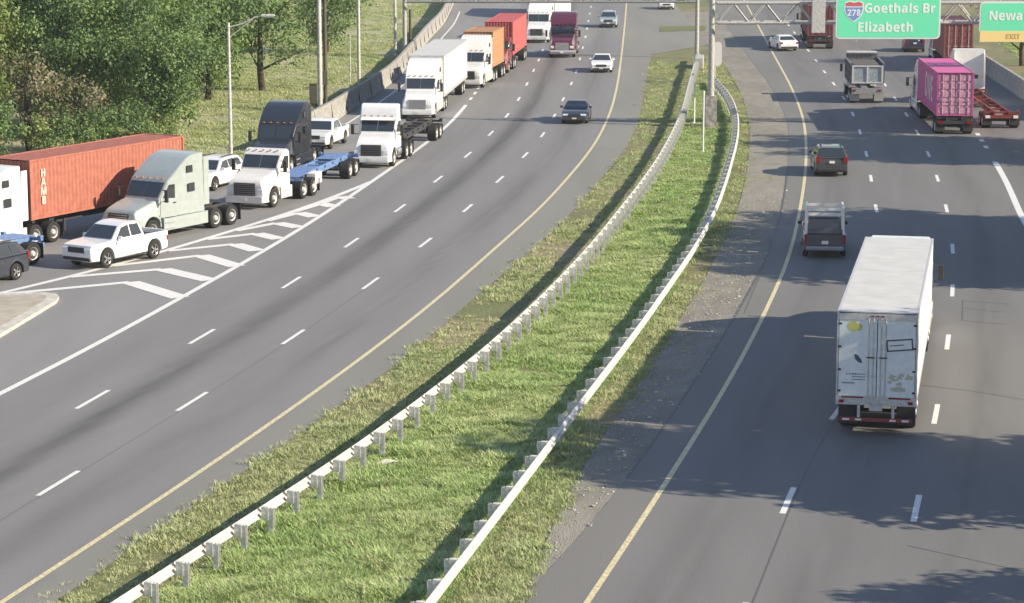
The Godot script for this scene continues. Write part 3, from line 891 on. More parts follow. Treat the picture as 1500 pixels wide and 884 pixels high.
func container(label: String, m: Material, at: Vector3, turn: float, half := 6.1, opt := {}) -> Node3D:
	var t := thing("shipping_container", label, "container", at + Vector3(0, 1.26, 0), turn)
	var H := 2.9
	var W := 1.22
	# pressed steel walls: each fold is real
	for s in [-1.0, 1.0]:
		var b := MB.new()
		var z := -half + 0.12
		var pts := []
		while z < half - 0.3:
			pts.append([z, 0.0]); pts.append([z + 0.07, 0.0]); pts.append([z + 0.14, 0.045]); pts.append([z + 0.21, 0.045])
			z += 0.28
		pts.append([half - 0.12, 0.0])
		for k in pts.size() - 1:
			var x0: float = s * (W - 0.012 - pts[k][1])
			var x1: float = s * (W - 0.012 - pts[k + 1][1])
			b.quad(Vector3(x0, 0.14, pts[k][0]), Vector3(x1, 0.14, pts[k + 1][0]), Vector3(x1, H - 0.08, pts[k + 1][0]), Vector3(x0, H - 0.08, pts[k][0]))
		put(b, "side_wall", m, t)
		for e in [-half + 0.06, half - 0.06]:
			boxpart("corner_post", t, m, Vector3(s * (W - 0.06), H * 0.5, e), Vector3(0.12, H, 0.12))
			for y in [0.06, H - 0.06]:
				boxpart("corner_casting", t, m, Vector3(s * (W - 0.075), y, e - signf(e) * 0.025), Vector3(0.162, 0.124, 0.182))
		boxpart("bottom_rail", t, m, Vector3(s * (W - 0.05), 0.07, 0), Vector3(0.1, 0.13, half * 2.0 - 0.3))
		boxpart("top_rail", t, m, Vector3(s * (W - 0.035), H - 0.045, 0), Vector3(0.07, 0.085, half * 2.0 - 0.3))
	var b := MB.new()
	var x := -W + 0.12
	while x < W - 0.2:
		b.quad(Vector3(x, 0.1, -half + 0.03), Vector3(x + 0.09, 0.1, -half + 0.03), Vector3(x + 0.09, H - 0.08, -half + 0.03), Vector3(x, H - 0.08, -half + 0.03))
		b.quad(Vector3(x + 0.09, 0.1, -half + 0.03), Vector3(x + 0.13, 0.1, -half + 0.08), Vector3(x + 0.13, H - 0.08, -half + 0.08), Vector3(x + 0.09, H - 0.08, -half + 0.03))
		b.quad(Vector3(x + 0.13, 0.1, -half + 0.08), Vector3(x + 0.21, 0.1, -half + 0.08), Vector3(x + 0.21, H - 0.08, -half + 0.08), Vector3(x + 0.13, H - 0.08, -half + 0.08))
		b.quad(Vector3(x + 0.21, 0.1, -half + 0.08), Vector3(x + 0.25, 0.1, -half + 0.03), Vector3(x + 0.25, H - 0.08, -half + 0.03), Vector3(x + 0.21, H - 0.08, -half + 0.08))
		x += 0.25
	put(b, "front_wall", m, t)
	b = MB.new()
	var z := -half + 0.05
	while z < half - 0.1:
		b.quad(Vector3(-W + 0.06, H - 0.03, z), Vector3(W - 0.06, H - 0.03, z), Vector3(W - 0.06, H - 0.03, z + 0.12), Vector3(-W + 0.06, H - 0.03, z + 0.12))
		b.quad(Vector3(-W + 0.06, H - 0.03, z + 0.12), Vector3(W - 0.06, H - 0.03, z + 0.12), Vector3(W - 0.06, H - 0.05, z + 0.16), Vector3(-W + 0.06, H - 0.05, z + 0.16))
		b.quad(Vector3(-W + 0.06, H - 0.05, z + 0.16), Vector3(W - 0.06, H - 0.05, z + 0.16), Vector3(W - 0.06, H - 0.03, z + 0.2), Vector3(-W + 0.06, H - 0.03, z + 0.2))
		z += 0.2
	put(b, "roof", m, t)
	boxpart("floor", t, mat("truck frame", 0.035, 0.035, 0.038, 0.7), Vector3(0, 0.1, 0), Vector3(W * 2 - 0.25, 0.05, half * 2.0 - 0.3))
	boxpart("door_header", t, m, Vector3(0, H - 0.06, half - 0.06), Vector3(W * 2 - 0.25, 0.12, 0.11))
	boxpart("door_sill", t, m, Vector3(0, 0.06, half - 0.06), Vector3(W * 2 - 0.25, 0.12, 0.11))
	for s in [-1.0, 1.0]:
		var dr := hold("door", t)
		b = MB.new()
		for j in 5:
			b.box(Vector3(s * 0.56, 0.36 + j * 0.545, half - 0.05), Vector3(1.06, 0.4, 0.05))
		b.box(Vector3(s * 0.56, H * 0.5, half - 0.075), Vector3(1.08, H - 0.26, 0.04))
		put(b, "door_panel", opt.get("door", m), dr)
		for r in [0.28, 0.84]:
			b = MB.new()
			b.cyl(Vector3(s * r, 0.1, half + 0.0), Vector3(s * r, H - 0.1, half + 0.0), 0.022, 0.022, 8)
			b.box(Vector3(s * r, 1.0, half + 0.01), Vector3(0.3, 0.05, 0.04))
			put(b, "lock_rod", opt.get("rod", m), dr)
	return t

func van_trailer(label: String, at: Vector3, turn: float, white: Material, half := 8.1, detail := true) -> Node3D:
	var t := thing("box_trailer", label, "trailer", at, turn)
	var alu := worn("trailer aluminium", 0.6, 0.62, 0.64, 0.4, 0.3, 1.0, 0.85)
	var trim := mat("black trim", 0.03, 0.03, 0.03, 0.6)
	var Y0 := 1.12
	var Y1 := 4.1
	var W := 1.29
	# panels of the side walls, joined by posts
	var m := 13
	for s in [-1.0, 1.0]:
		for k in m:
			var z0 := -half + 0.08 + (half * 2.0 - 0.16) * k / m
			var z1 := -half + 0.08 + (half * 2.0 - 0.16) * (k + 1) / m
			boxpart("side_panel", t, white, Vector3(s * (W - 0.02), (Y0 + Y1) * 0.5 + 0.03, (z0 + z1) * 0.5), Vector3(0.03, Y1 - Y0 - 0.3, z1 - z0 - 0.025))
		boxpart("side_liner", t, alu, Vector3(s * (W - 0.045), (Y0 + Y1) * 0.5, 0), Vector3(0.02, Y1 - Y0 - 0.2, half * 2.0 - 0.1))
		boxpart("top_rail", t, alu, Vector3(s * (W - 0.03), Y1 - 0.06, 0), Vector3(0.06, 0.12, half * 2.0))
		boxpart("bottom_rail", t, alu, Vector3(s * (W - 0.03), Y0 + 0.06, 0), Vector3(0.06, 0.2, half * 2.0))
		boxpart("landing_leg", t, mat("truck frame", 0.035, 0.035, 0.038, 0.7), Vector3(s * 0.7, 0.6, -half + 2.6), Vector3(0.14, 1.0, 0.14))
	for k in 6:
		var z0 := -half + 0.03 + (half * 2.0 - 0.45) * k / 6.0
		var z1 := -half + 0.03 + (half * 2.0 - 0.45) * (k + 1) / 6.0
		boxpart("roof_panel", t, worn("trailer roof", 0.56, 0.56, 0.54, 0.6, 0.0, 0.15, 0.93), Vector3(0, Y1 - 0.02, (z0 + z1) * 0.5), Vector3(W * 2.0 - 0.13, 0.03, z1 - z0 - 0.015))
	boxpart("roof_end_plate", t, alu, Vector3(0, Y1 - 0.015, half - 0.22), Vector3(W * 2.0 - 0.13, 0.04, 0.38))
	boxpart("front_wall", t, white, Vector3(0, (Y0 + Y1) * 0.5, -half + 0.02), Vector3(W * 2.0 - 0.14, Y1 - Y0 - 0.08, 0.04))
	boxpart("floor", t, trim, Vector3(0, Y0 + 0.03, 0), Vector3(W * 2.0 - 0.2, 0.1, half * 2.0 - 0.3))
	bogie(t, [half - 3.0, half - 1.7], worn("truck rim", 0.74, 0.74, 0.73, 0.4, 0.1, 2.0, 0.75))
	if not detail:
		boxpart("rear_wall", t, white, Vector3(0, (Y0 + Y1) * 0.5, half - 0.02), Vector3(W * 2.0 - 0.14, Y1 - Y0 - 0.08, 0.04))
		return t
	# rear frame and doors
	boxpart("rear_header", t, alu, Vector3(0, Y1 - 0.16, half + 0.01), Vector3(W * 2.0 - 0.01, 0.2, 0.06))
	boxpart("rear_sill", t, alu, Vector3(0, Y0 + 0.08, half + 0.01), Vector3(W * 2.0 - 0.01, 0.3, 0.06))
	var red := mat("tail light", 0.22, 0.012, 0.012, 0.2)
	for k in 3:
		boxpart("marker_light", t, red, Vector3((k - 1) * 0.16, Y1 - 0.13, half + 0.05), Vector3(0.1, 0.04, 0.02))
	var doorm := worn("trailer door", 0.72, 0.79, 0.82, 0.5, 0.0, 0.5, 0.93)
	for s in [-1.0, 1.0]:
		boxpart("rear_post", t, alu, Vector3(s * (W - 0.03), (Y0 + Y1) * 0.5 - 0.0, half + 0.0), Vector3(0.06, Y1 - Y0 - 0.52, 0.06))
		var dr := hold("door", t)
		boxpart("door_panel", dr, doorm, Vector3(s * 0.615, 2.585, half + 0.0), Vector3(1.2, 2.62, 0.05))
		for r in [0.12, 0.27]:
			var b := MB.new()
			b.cyl(Vector3(s * r, 1.2, half + 0.045), Vector3(s * r, 3.9, half + 0.045), 0.02, 0.02, 8)
			for y in [1.35, 2.0, 2.9, 3.75]:
				b.box(Vector3(s * r, y, half + 0.04), Vector3(0.08, 0.06, 0.04))
			put(b, "lock_rod", alu, dr)
		boxpart("lock_handle", dr, trim, Vector3(s * 0.2, 2.62, half + 0.07), Vector3(0.26, 0.035, 0.03))
		for y in [1.5, 2.2, 2.95, 3.7]:
			boxpart("hinge", dr, trim, Vector3(s * 1.19, y, half + 0.035), Vector3(0.1, 0.06, 0.03))
		boxpart("tail_light", t, red, Vector3(s * 1.1, Y0 + 0.04, half + 0.045), Vector3(0.16, 0.1, 0.03))
		boxpart("reflector_strip", t, red, Vector3(s * 0.75, Y0 + 0.18, half + 0.043), Vector3(0.7, 0.05, 0.02))
		boxpart("guard_upright", t, alu, Vector3(s * 0.55, 0.8, half - 0.1), Vector3(0.09, 0.45, 0.09))
		boxpart("mudflap", t, trim, Vector3(s * 0.94, 0.6, half - 0.95), Vector3(0.62, 0.8, 0.02))
		boxpart("guard_reflector", t, mat("pale lamp", 0.75, 0.72, 0.7, 0.3), Vector3(s * 0.95, 0.56, half + 0.005), Vector3(0.22, 0.06, 0.02))
		boxpart("guard_reflector", t, mat("pale lamp", 0.75, 0.72, 0.7, 0.3), Vector3(s * 0.55, 0.56, half + 0.005), Vector3(0.2, 0.06, 0.02))
	boxpart("rear_guard", t, mat("guard red", 0.22, 0.05, 0.05, 0.6), Vector3(0, 0.56, half - 0.05), Vector3(2.3, 0.12, 0.09))
	boxpart("dock_plate", t, alu, Vector3(0, Y0 - 0.12, half + 0.0), Vector3(0.42, 0.28, 0.08))
	# prints and stickers on the doors
	var ink := mat("door ink", 0.07, 0.09, 0.12, 0.6)
	var zz := half + 0.027
	var b2 := MB.new()
	b2.cyl(Vector3(-0.78, 3.62, zz), Vector3(-0.78, 3.62, zz + 0.002), 0.17, 0.17, 20)
	b2.cyl(Vector3(-0.6, 3.6, zz), Vector3(-0.6, 3.6, zz + 0.0015), 0.12, 0.12, 16)
	put(b2, "yellow_decal", mat("yellow decal", 0.50, 0.50, 0.16, 0.6), t)
	b2 = MB.new()
	var leafp := [Vector2(-0.72, 2.72), Vector2(-0.62, 2.69), Vector2(-0.5, 2.55), Vector2(-0.46, 2.42), Vector2(-0.58, 2.44), Vector2(-0.7, 2.56)]
	for k in range(1, 5):
		b2.tri(Vector3(leafp[0].x, leafp[0].y, zz + 0.002), Vector3(leafp[k].x, leafp[k].y, zz + 0.002), Vector3(leafp[k + 1].x, leafp[k + 1].y, zz + 0.002))
	put(b2, "dark_leaf_decal", ink, t)
	b2 = MB.new()
	var rot := Basis(Vector3.BACK, 0.1)
	for q in [[0, 0.17, 0.84, 0.05], [0, -0.17, 0.84, 0.05], [-0.4, 0, 0.05, 0.39], [0.4, 0, 0.05, 0.39], [-0.1, 0, 0.45, 0.03]]:
		b2.box(Vector3(0.72, 3.05, zz + 0.002) + rot * Vector3(q[0], q[1], 0), Vector3(q[2], q[3], 0.003), rot)
	put(b2, "framed_decal", ink, t)
	b2 = MB.new()
	for k in 3:
		b2.box(Vector3(-0.56, 2.06 - k * 0.09, zz + 0.002), Vector3(0.42, 0.03, 0.003))
	for k in 4:
		b2.box(Vector3(-0.95 + k * 0.09, 2.06, zz + 0.002), Vector3(0.05, 0.05, 0.003))
	b2.box(Vector3(-0.9, 1.76, zz + 0.002), Vector3(0.42, 0.04, 0.003))
	put(b2, "lined_decal", mat("grey ink", 0.2, 0.24, 0.27, 0.6), t)
	b2 = MB.new()
	for k in 26:
		b2.box(Vector3(rng.randf_range(0.4, 1.1), rng.randf_range(1.55, 2.1), zz + 0.002 + k * 0.0002), Vector3(rng.randf_range(0.05, 0.2), rng.randf_range(0.03, 0.12), 0.002), Basis(Vector3.BACK, rng.randf_range(-0.5, 0.5)))
	put(b2, "worn_sticker_patches", mat("olive sticker", 0.42, 0.44, 0.36, 0.6), t)
	return t

# ---------------------------------------------------------------- roadside structures
func truss(t: Node3D, a: Vector3, b: Vector3, hgt: float, deep: float, m: Material, step: float):
	var dir := (b - a).normalized()
	var side := Vector3(0, 0, 1)
	for y in [0.0, hgt]:
		for z in [-0.5, 0.5]:
			var mb := MB.new()
			mb.cyl(a + Vector3(0, y, 0) + side * z * deep, b + Vector3(0, y, 0) + side * z * deep, 0.10, 0.10, 8)
			put(mb, "chord", m, t)
	var n := int((b - a).length() / step)
	for k in n:
		var p := a + dir * step * k
		var q := a + dir * step * (k + 1)
		for z in [-0.5, 0.5]:
			var mb := MB.new()
			var o: Vector3 = side * z * deep
			if k % 2 == 0: mb.cyl(p + o, q + o + Vector3(0, hgt, 0), 0.06, 0.06, 6, false)
			else: mb.cyl(p + o + Vector3(0, hgt, 0), q + o, 0.06, 0.06, 6, false)
			put(mb, "web_bar", m, t)
		var mb2 := MB.new()
		mb2.cyl(p - side * deep * 0.5, p + side * deep * 0.5, 0.04, 0.04, 6, false)
		put(mb2, "cross_bar", m, t)
		mb2 = MB.new()
		mb2.cyl(p - side * deep * 0.5 + Vector3(0, hgt, 0), p + side * deep * 0.5 + Vector3(0, hgt, 0), 0.04, 0.04, 6, false)
		put(mb2, "cross_bar", m, t)

func text(parent: Node3D, s: String, at: Vector3, height: float, m: Material, called := "lettering"):
	var f := SystemFont.new()
	f.font_names = PackedStringArray(["Droid Sans"])
	f.font_weight = 600
	var tm := TextMesh.new()
	tm.text = s
	tm.font = f
	tm.font_size = 64
	tm.pixel_size = height / 46.0
	tm.depth = 0.012
	tm.curve_step = 4.0
	var o := put(tm, called, m, parent)
	o.position = at
	return o

func rounded(w: float, h: float, r: float) -> PackedVector2Array:
	var p := PackedVector2Array()
	for q in [[1, 1, 0], [-1, 1, 90], [-1, -1, 180], [1, -1, 270]]:
		for k in 5:
			var a := deg_to_rad(q[2] + k * 22.5)
			p.append(Vector2(q[0] * (w * 0.5 - r) + cos(a) * r, q[1] * (h * 0.5 - r) + sin(a) * r))
	return p

func plate(b: MB, pts: PackedVector2Array, z0: float, z1: float):
	var t := Geometry2D.triangulate_polygon(pts)
	for k in range(0, t.size(), 3):
		for z in [z0, z1]:
			b.tri(Vector3(pts[t[k]].x, pts[t[k]].y, z), Vector3(pts[t[k + 1]].x, pts[t[k + 1]].y, z), Vector3(pts[t[k + 2]].x, pts[t[k + 2]].y, z))
	for k in pts.size():
		var p := pts[k]
		var q := pts[(k + 1) % pts.size()]
		b.quad(Vector3(p.x, p.y, z0), Vector3(q.x, q.y, z0), Vector3(q.x, q.y, z1), Vector3(p.x, p.y, z1))

func road_sign(called: String, label: String, at: Vector3, w: float, h: float) -> Node3D:
	var t := thing(called, label, "road sign", at, 0.0)
	var b := MB.new()
	plate(b, rounded(w, h, 0.32), -0.04, 0.0)
	put(b, "border", mat("sign white", 0.72, 0.76, 0.74, 0.5), t)
	b = MB.new()
	plate(b, rounded(w - 0.2, h - 0.2, 0.24), 0.0, 0.008)
	put(b, "panel", mat("sign green", 0.16, 0.78, 0.46, 0.5), t)
	b = MB.new()
	for s in [-0.3, 0.3]:
		b = MB.new()
		b.box(Vector3(s * w, 0, -0.09), Vector3(0.1, h + 0.3, 0.1))
		put(b, "mounting_beam", worn("galvanised post", 0.74, 0.74, 0.71, 0.6, 0.05, 0.8, 0.74), t)
	return t

func pole(called: String, label: String, category: String, at: Vector3, h: float, r0: float, r1: float, m: Material, group := "") -> Node3D:
	var t := thing(called, label, category, at, 0.0, group)
	var b := MB.new()
	b.cyl(Vector3(0, -0.05, 0), Vector3(0, h, 0), r0, r1, 12)
	put(b, "shaft", m, t)
	boxpart("base_plate", t, m, Vector3(0, 0.06, 0), Vector3(r0 * 3.2, 0.12, r0 * 3.2))
	return t

func build_structures():
	var steel := worn("painted gantry steel", 0.58, 0.58, 0.55, 0.5, 0.1, 0.8, 0.7)
	var conc := worn("weathered concrete", 0.48, 0.47, 0.44, 0.9, 0, 0.4, 0.6)
	# sign gantry over the outbound road
	var g := gp(1041, 186)
	var t := thing("sign_gantry", "pale steel truss sign gantry rising from a concrete pedestal in median", "sign gantry", g)
	boxpart("pedestal", t, conc, Vector3(0, 1.05, 0), Vector3(0.78, 2.2, 0.78))
	var b := MB.new()
	b.cyl(Vector3(0, 2.15, 0), Vector3(0, 10.2, 0), 0.22, 0.19, 16)
	put(b, "post", steel, t)
	b = MB.new()
	b.cyl(Vector3(36.5, 0, -0.6), Vector3(36.5, 10.2, -0.6), 0.27, 0.23, 16)
	put(b, "post", steel, t)
	truss(t, Vector3(0.3, 7.15, 0), Vector3(36.3, 7.15, -0.6), 1.35, 1.1, steel, 1.1)
	softbox("cabinet", t, worn("white cabinet", 0.6, 0.6, 0.58, 0.6, 0, 0.8, 0.8), Vector3(7.15, 7.75, 0.85), Vector3(0.9, 2.5, 0.35), 0.03)
	var s := road_sign("overhead_sign", "large green overhead sign with route shield and two lines of lettering", g + Vector3(11.9, 7.75, 0.95), 7.1, 3.3)
	var wl := mat("sign letters", 0.82, 0.84, 0.84, 0.5)
	text(s, "Goethals Br", Vector3(0.75, 0.42, 0.014), 0.62, wl)
	text(s, "Elizabeth", Vector3(-0.2, -0.86, 0.014), 0.62, wl)
	var sh := hold("route_shield", s, Vector3(-2.35, 0.28, 0.0))
	var shp := PackedVector2Array([Vector2(-0.62, 0.55), Vector2(-0.3, 0.66), Vector2(0, 0.58), Vector2(0.3, 0.66), Vector2(0.62, 0.55), Vector2(0.68, 0.1), Vector2(0.5, -0.4), Vector2(0, -0.8), Vector2(-0.5, -0.4), Vector2(-0.68, 0.1)])
	b = MB.new()
	plate(b, shp, 0.009, 0.018)
	put(b, "shield_border", wl, sh)
	b = MB.new()
	plate(b, PackedVector2Array([Vector2(-0.62, 0.22), Vector2(0.62, 0.22), Vector2(0.46, -0.36), Vector2(0, -0.72), Vector2(-0.46, -0.36)]), 0.018, 0.024)
	put(b, "shield_field", mat("shield blue", 0.18, 0.30, 0.62, 0.5), sh)
	b = MB.new()
	plate(b, PackedVector2Array([Vector2(-0.58, 0.28), Vector2(-0.57, 0.5), Vector2(-0.3, 0.6), Vector2(0, 0.52), Vector2(0.3, 0.6), Vector2(0.57, 0.5), Vector2(0.58, 0.28)]), 0.018, 0.024)
	put(b, "shield_band", mat("shield red", 0.55, 0.12, 0.14, 0.5), sh)
	text(sh, "278", Vector3(0, -0.16, 0.03), 0.42, wl)
	s = road_sign("overhead_sign", "green overhead sign with a yellow strip along its bottom edge", g + Vector3(21.6, 7.25, 0.95), 7.0, 2.75)
	text(s, "Newark", Vector3(-1.3, 0.42, 0.014), 0.62, wl)
	b = MB.new()
	b.box(Vector3(0, -0.98, 0.012), Vector3(6.9, 0.74, 0.012))
	put(b, "yellow_strip", mat("sign yellow", 0.85, 0.68, 0.28, 0.5), s)
	text(s, "EXIT", Vector3(-1.2, -0.98, 0.026), 0.34, mat("strip lettering", 0.55, 0.42, 0.16, 0.6))
	text(s, "ONLY", Vector3(0.3, -0.98, 0.026), 0.34, mat("strip lettering", 0.55, 0.42, 0.16, 0.6))
	# gantry over the oncoming road
	g = gp(593, 85)
	t = thing("sign_gantry", "grey steel truss gantry spanning the road above the waiting trucks", "sign gantry", g)
	for x in [0.0, 26.8]:
		b = MB.new()
		b.cyl(Vector3(x, 0, 0), Vector3(x, 8.0, 0), 0.2, 0.17, 12)
		put(b, "post", steel, t)
	truss(t, Vector3(0.2, 5.15, 0), Vector3(26.6, 5.15, 0), 1.3, 1.0, worn("grey gantry steel", 0.33, 0.34, 0.34, 0.55, 0.2, 0.8, 0.7), 1.6)
	# poles
	var grey := worn("light pole", 0.70, 0.70, 0.67, 0.55, 0.1, 0.8, 0.7)
	var wood := worn("old pole timber", 0.16, 0.13, 0.10, 0.95, 0, 0.8, 0.6)
	pole("utility_pole", "tall pale pole beside the brown pole behind the barrier", "pole", gp(469, 164), 14.0, 0.18, 0.15, grey)
	var wp := pole("utility_pole", "tall brown wooden pole beside a pale pole behind barrier", "pole", gp(477, 162), 14.0, 0.15, 0.12, wood)
	boxpart("pole_box", wp, mat("pole box", 0.1, 0.09, 0.08, 0.8), Vector3(0.0, 2.4, 0.25), Vector3(0.35, 1.0, 0.25))
	pole("sign_post", "thin pale post on the verge with small dark clamps", "post", gp(513, 133), 4.4, 0.05, 0.05, grey)
	pole("sign_post", "pale steel pole standing alone just behind the concrete barrier", "post", gp(526, 131), 12.0, 0.13, 0.11, grey)
	pole("utility_pole", "pale pole close beside the post of the far gantry", "pole", gp(579, 82), 12.0, 0.14, 0.12, grey)
	pole("utility_pole", "short dark wooden pole next to the far gantry post", "pole", gp(601, 76), 4.0, 0.13, 0.12, wood)
	# cabinet by the poles
	t = thing("utility_cabinet", "dark weathered cabinet beside the paired utility poles", "cabinet", gp(459, 156), 0)
	softbox("case", t, worn("dark cabinet", 0.07, 0.065, 0.055, 0.8, 0, 1, 0.6), Vector3(0, 0.85, 0), Vector3(0.55, 1.7, 0.5), 0.03)
	boxpart("door", t, mat("cabinet door", 0.09, 0.085, 0.07, 0.8), Vector3(0, 0.9, 0.257), Vector3(0.45, 1.3, 0.012))
	# street lamp
	t = pole("street_lamp", "pale street lamp with curved bracket arm before the trees", "street lamp", gp(338, 228), 8.25, 0.12, 0.08, grey)
	var ap := [Vector3(0, 7.95, 0), Vector3(0.9, 8.2, 0), Vector3(1.6, 8.55, 0), Vector3(2.05, 8.66, 0)]
	b = MB.new()
	for k in 3: b.cyl(ap[k], ap[k + 1], 0.045, 0.045, 8, false)
	put(b, "arm", grey, t)
	b = MB.new()
	b.cyl(Vector3(0.05, 7.35, 0), Vector3(1.5, 8.45, 0), 0.03, 0.03, 6, false)
	put(b, "brace", grey, t)
	softbox("lamp_head", t, grey, Vector3(2.45, 8.68, 0), Vector3(0.85, 0.16, 0.32), 0.04)
	boxpart("lens", t, mat("lamp lens", 0.6, 0.6, 0.55, 0.3), Vector3(2.55, 8.59, 0), Vector3(0.5, 0.04, 0.24))
	# median furniture
	pole("marker_post", "thin white pole standing in median grass before the gantry pedestal", "pole", gp(1030, 224), 3.9, 0.055, 0.05, mat("white marker", 0.72, 0.72, 0.68, 0.6))
	pole("marker_post", "slim white marker post between guardrail and gantry pedestal", "post", gp(1017, 182), 2.9, 0.06, 0.05, mat("white marker", 0.72, 0.72, 0.68, 0.6))
	t = pole("median_sign", "pale blank sign panel on a thin post behind the gantry", "road sign", gp(1047, 122), 3.2, 0.05, 0.05, grey)
	b = MB.new()
	plate(b, rounded(1.0, 1.95, 0.3), 0.05, 0.09)
	var pl := put(b, "panel", mat("pale sign panel", 0.62, 0.63, 0.6, 0.5), t)
	pl.position = Vector3(0.05, 2.4, 0)
	t = thing("crash_cushion", "pale crash cushion capping the far end of the guardrail", "crash cushion", gp(1024, 101), -6)
	for k in 3:
		softbox("cushion_bay", t, worn("pale cushion", 0.58, 0.58, 0.53, 0.7, 0, 1, 0.7), Vector3(0, 0.5, -k * 1.3), Vector3(0.75 - 0.05 * k, 1.0, 1.2), 0.05)
	softbox("nose", t, worn("pale cushion", 0.58, 0.58, 0.53, 0.7, 0, 1, 0.7), Vector3(0, 0.5, -3.6), Vector3(0.5, 0.9, 0.6), 0.1)
	# concrete barriers
	t = thing("concrete_barrier", "long weathered concrete barrier wall along the ramp and grass", "barrier", on(K.RL, 158))
	var d := 158.0
	var prof := [Vector2(0.32, 0.0), Vector2(0.32, 0.08), Vector2(0.2, 0.36), Vector2(0.12, 1.4), Vector2(-0.12, 1.4), Vector2(-0.2, 0.36), Vector2(-0.32, 0.08), Vector2(-0.32, 0.0)]
	while d < 318.0:
		barrier_piece(t, func(q): return on(K.RL, q) + Vector3(-0.4, 0, 0), d, d + 5.96, prof, conc)
		d += 6.0
	var ra := gp(1467, 121)
	var rb := gp(1500, 143)
	t = thing("concrete_barrier", "concrete barrier beside the grass bank past the pink container", "barrier", rb)
	d = 176.0
	while d < 226.0:
		barrier_piece(t, func(q): return Vector3(rb.x + (ra.x - rb.x) * (q + rb.z) / (rb.z - ra.z), 0, -q), d, d + 5.96, prof, conc)
		d += 6.0
	t = thing("litter", "pale scrap of board lying in the median grass", "litter", gp(566, 683), 35)
	var lb := MB.new()
	lb.quad(Vector3(-0.3, 0.1, -0.15), Vector3(0.1, 0.17, -0.2), Vector3(0.15, 0.16, 0.18), Vector3(-0.28, 0.09, 0.2))
	lb.quad(Vector3(0.1, 0.17, -0.2), Vector3(0.38, 0.1, -0.12), Vector3(0.4, 0.09, 0.2), Vector3(0.15, 0.16, 0.18))
	put(lb, "sheet", mat("pale board", 0.66, 0.64, 0.5, 0.8), t)
	guardrail("guardrail", "galvanised guardrail whose posts stand on the grass side, facing oncoming cars", K.R1, 55, 228, -1.0)
	guardrail("guardrail", "galvanised guardrail beside the stony shoulder of the outbound road", K.R2, 55, 206, 1.0)

func barrier_piece(t: Node3D, at: Callable, d0: float, d1: float, prof: Array, m: Material):
	var b := MB.new()
	for k in 3:
		var e0 := lerpf(d0, d1, k / 3.0)
		var e1 := lerpf(d0, d1, (k + 1) / 3.0)
		var p0: Vector3 = at.call(e0) - t.position
		var p1: Vector3 = at.call(e1) - t.position
		for j in prof.size() - 1:
			b.quad(p0 + Vector3(prof[j].x, prof[j].y, 0), p1 + Vector3(prof[j].x, prof[j].y, 0), p1 + Vector3(prof[j + 1].x, prof[j + 1].y, 0), p0 + Vector3(prof[j + 1].x, prof[j + 1].y, 0))
		for e in [[k == 0, p0], [k == 2, p1]]:
			if e[0]:
				for j in range(1, prof.size() - 1):
					b.tri(e[1] + Vector3(prof[0].x, prof[0].y, 0), e[1] + Vector3(prof[j].x, prof[j].y, 0), e[1] + Vector3(prof[j + 1].x, prof[j + 1].y, 0))
	put(b, "barrier_segment", m, t)

# ---------------------------------------------------------------- plants
func crown_mesh(seed_: int, rx: float, y0: float, y1: float, lumps: int, leaves: int, size: float, tones: Array) -> ArrayMesh:
	var r := RandomNumberGenerator.new()
	r.seed = seed_
	var b := MB.new()
	var cy := (y0 + y1) * 0.5
	var ry := (y1 - y0) * 0.5
	for k in lumps:
		var dir := Vector3(r.randfn(), r.randfn(), r.randfn()).normalized()
		var q := pow(r.randf(), 0.45)
		var low := 1.0 if dir.y > -0.2 else 0.82
		var o := Vector3(dir.x * rx * q * low, cy + dir.y * ry * q, dir.z * rx * q * low)
		var lr := rx * r.randf_range(0.2, 0.36)
		var tone: Color = tones[r.randi() % tones.size()]
		var lumptone := r.randf_range(0.85, 1.15)
		for j in leaves:
			var e := Vector3(r.randfn(), r.randfn() * 0.8, r.randfn()).normalized()
			var p := o + e * lr * pow(r.randf(), 0.4)
			var nn := (e * 0.9 + Vector3(r.randfn() * 0.6, r.randf_range(0.0, 1.2), r.randfn() * 0.6)).normalized()
			var ax := nn.cross(Vector3(r.randfn(), r.randfn(), r.randfn())).normalized()
			var ay := nn.cross(ax)
			var s := size * r.randf_range(0.6, 1.3)
			b.quad(p - ax * s, p - ay * s * 0.55, p + ax * s, p + ay * s * 0.55)
			var f := lumptone * r.randf_range(0.8, 1.2)
			var cc := Color(tone.r * f * r.randf_range(0.9, 1.1), tone.g * f, tone.b * f)
			for i in 6: b.c.append(cc)
	return b.mesh()

func trunk_mesh(seed_: int, h: float, r0: float, spread: float) -> ArrayMesh:
	var r := RandomNumberGenerator.new()
	r.seed = seed_
	var b := MB.new()
	var p := Vector3(0, -0.1, 0)
	var n := 5
	var pts := [p]
	for k in n:
		p += Vector3(r.randf_range(-0.15, 0.15), h / n, r.randf_range(-0.15, 0.15))
		pts.append(p)
	for k in n:
		b.cyl(pts[k], pts[k + 1], lerpf(r0, r0 * 0.35, float(k) / n), lerpf(r0, r0 * 0.35, float(k + 1) / n), 8, false)
	for k in 9:
		var a: Vector3 = pts[1 + k % 4]
		var an := r.randf() * TAU
		var e := a + Vector3(cos(an) * spread * r.randf_range(0.5, 0.9), r.randf_range(0.8, 2.6), sin(an) * spread * r.randf_range(0.5, 0.9))
		b.cyl(a, e, r0 * 0.4, r0 * 0.1, 6, false)
	return b.mesh()

func leafmat() -> StandardMaterial3D:
	var m := vmat("leaves", 0.7)
	m.backlight_enabled = true
	m.backlight = Color(0.8, 0.85, 0.5)
	return m

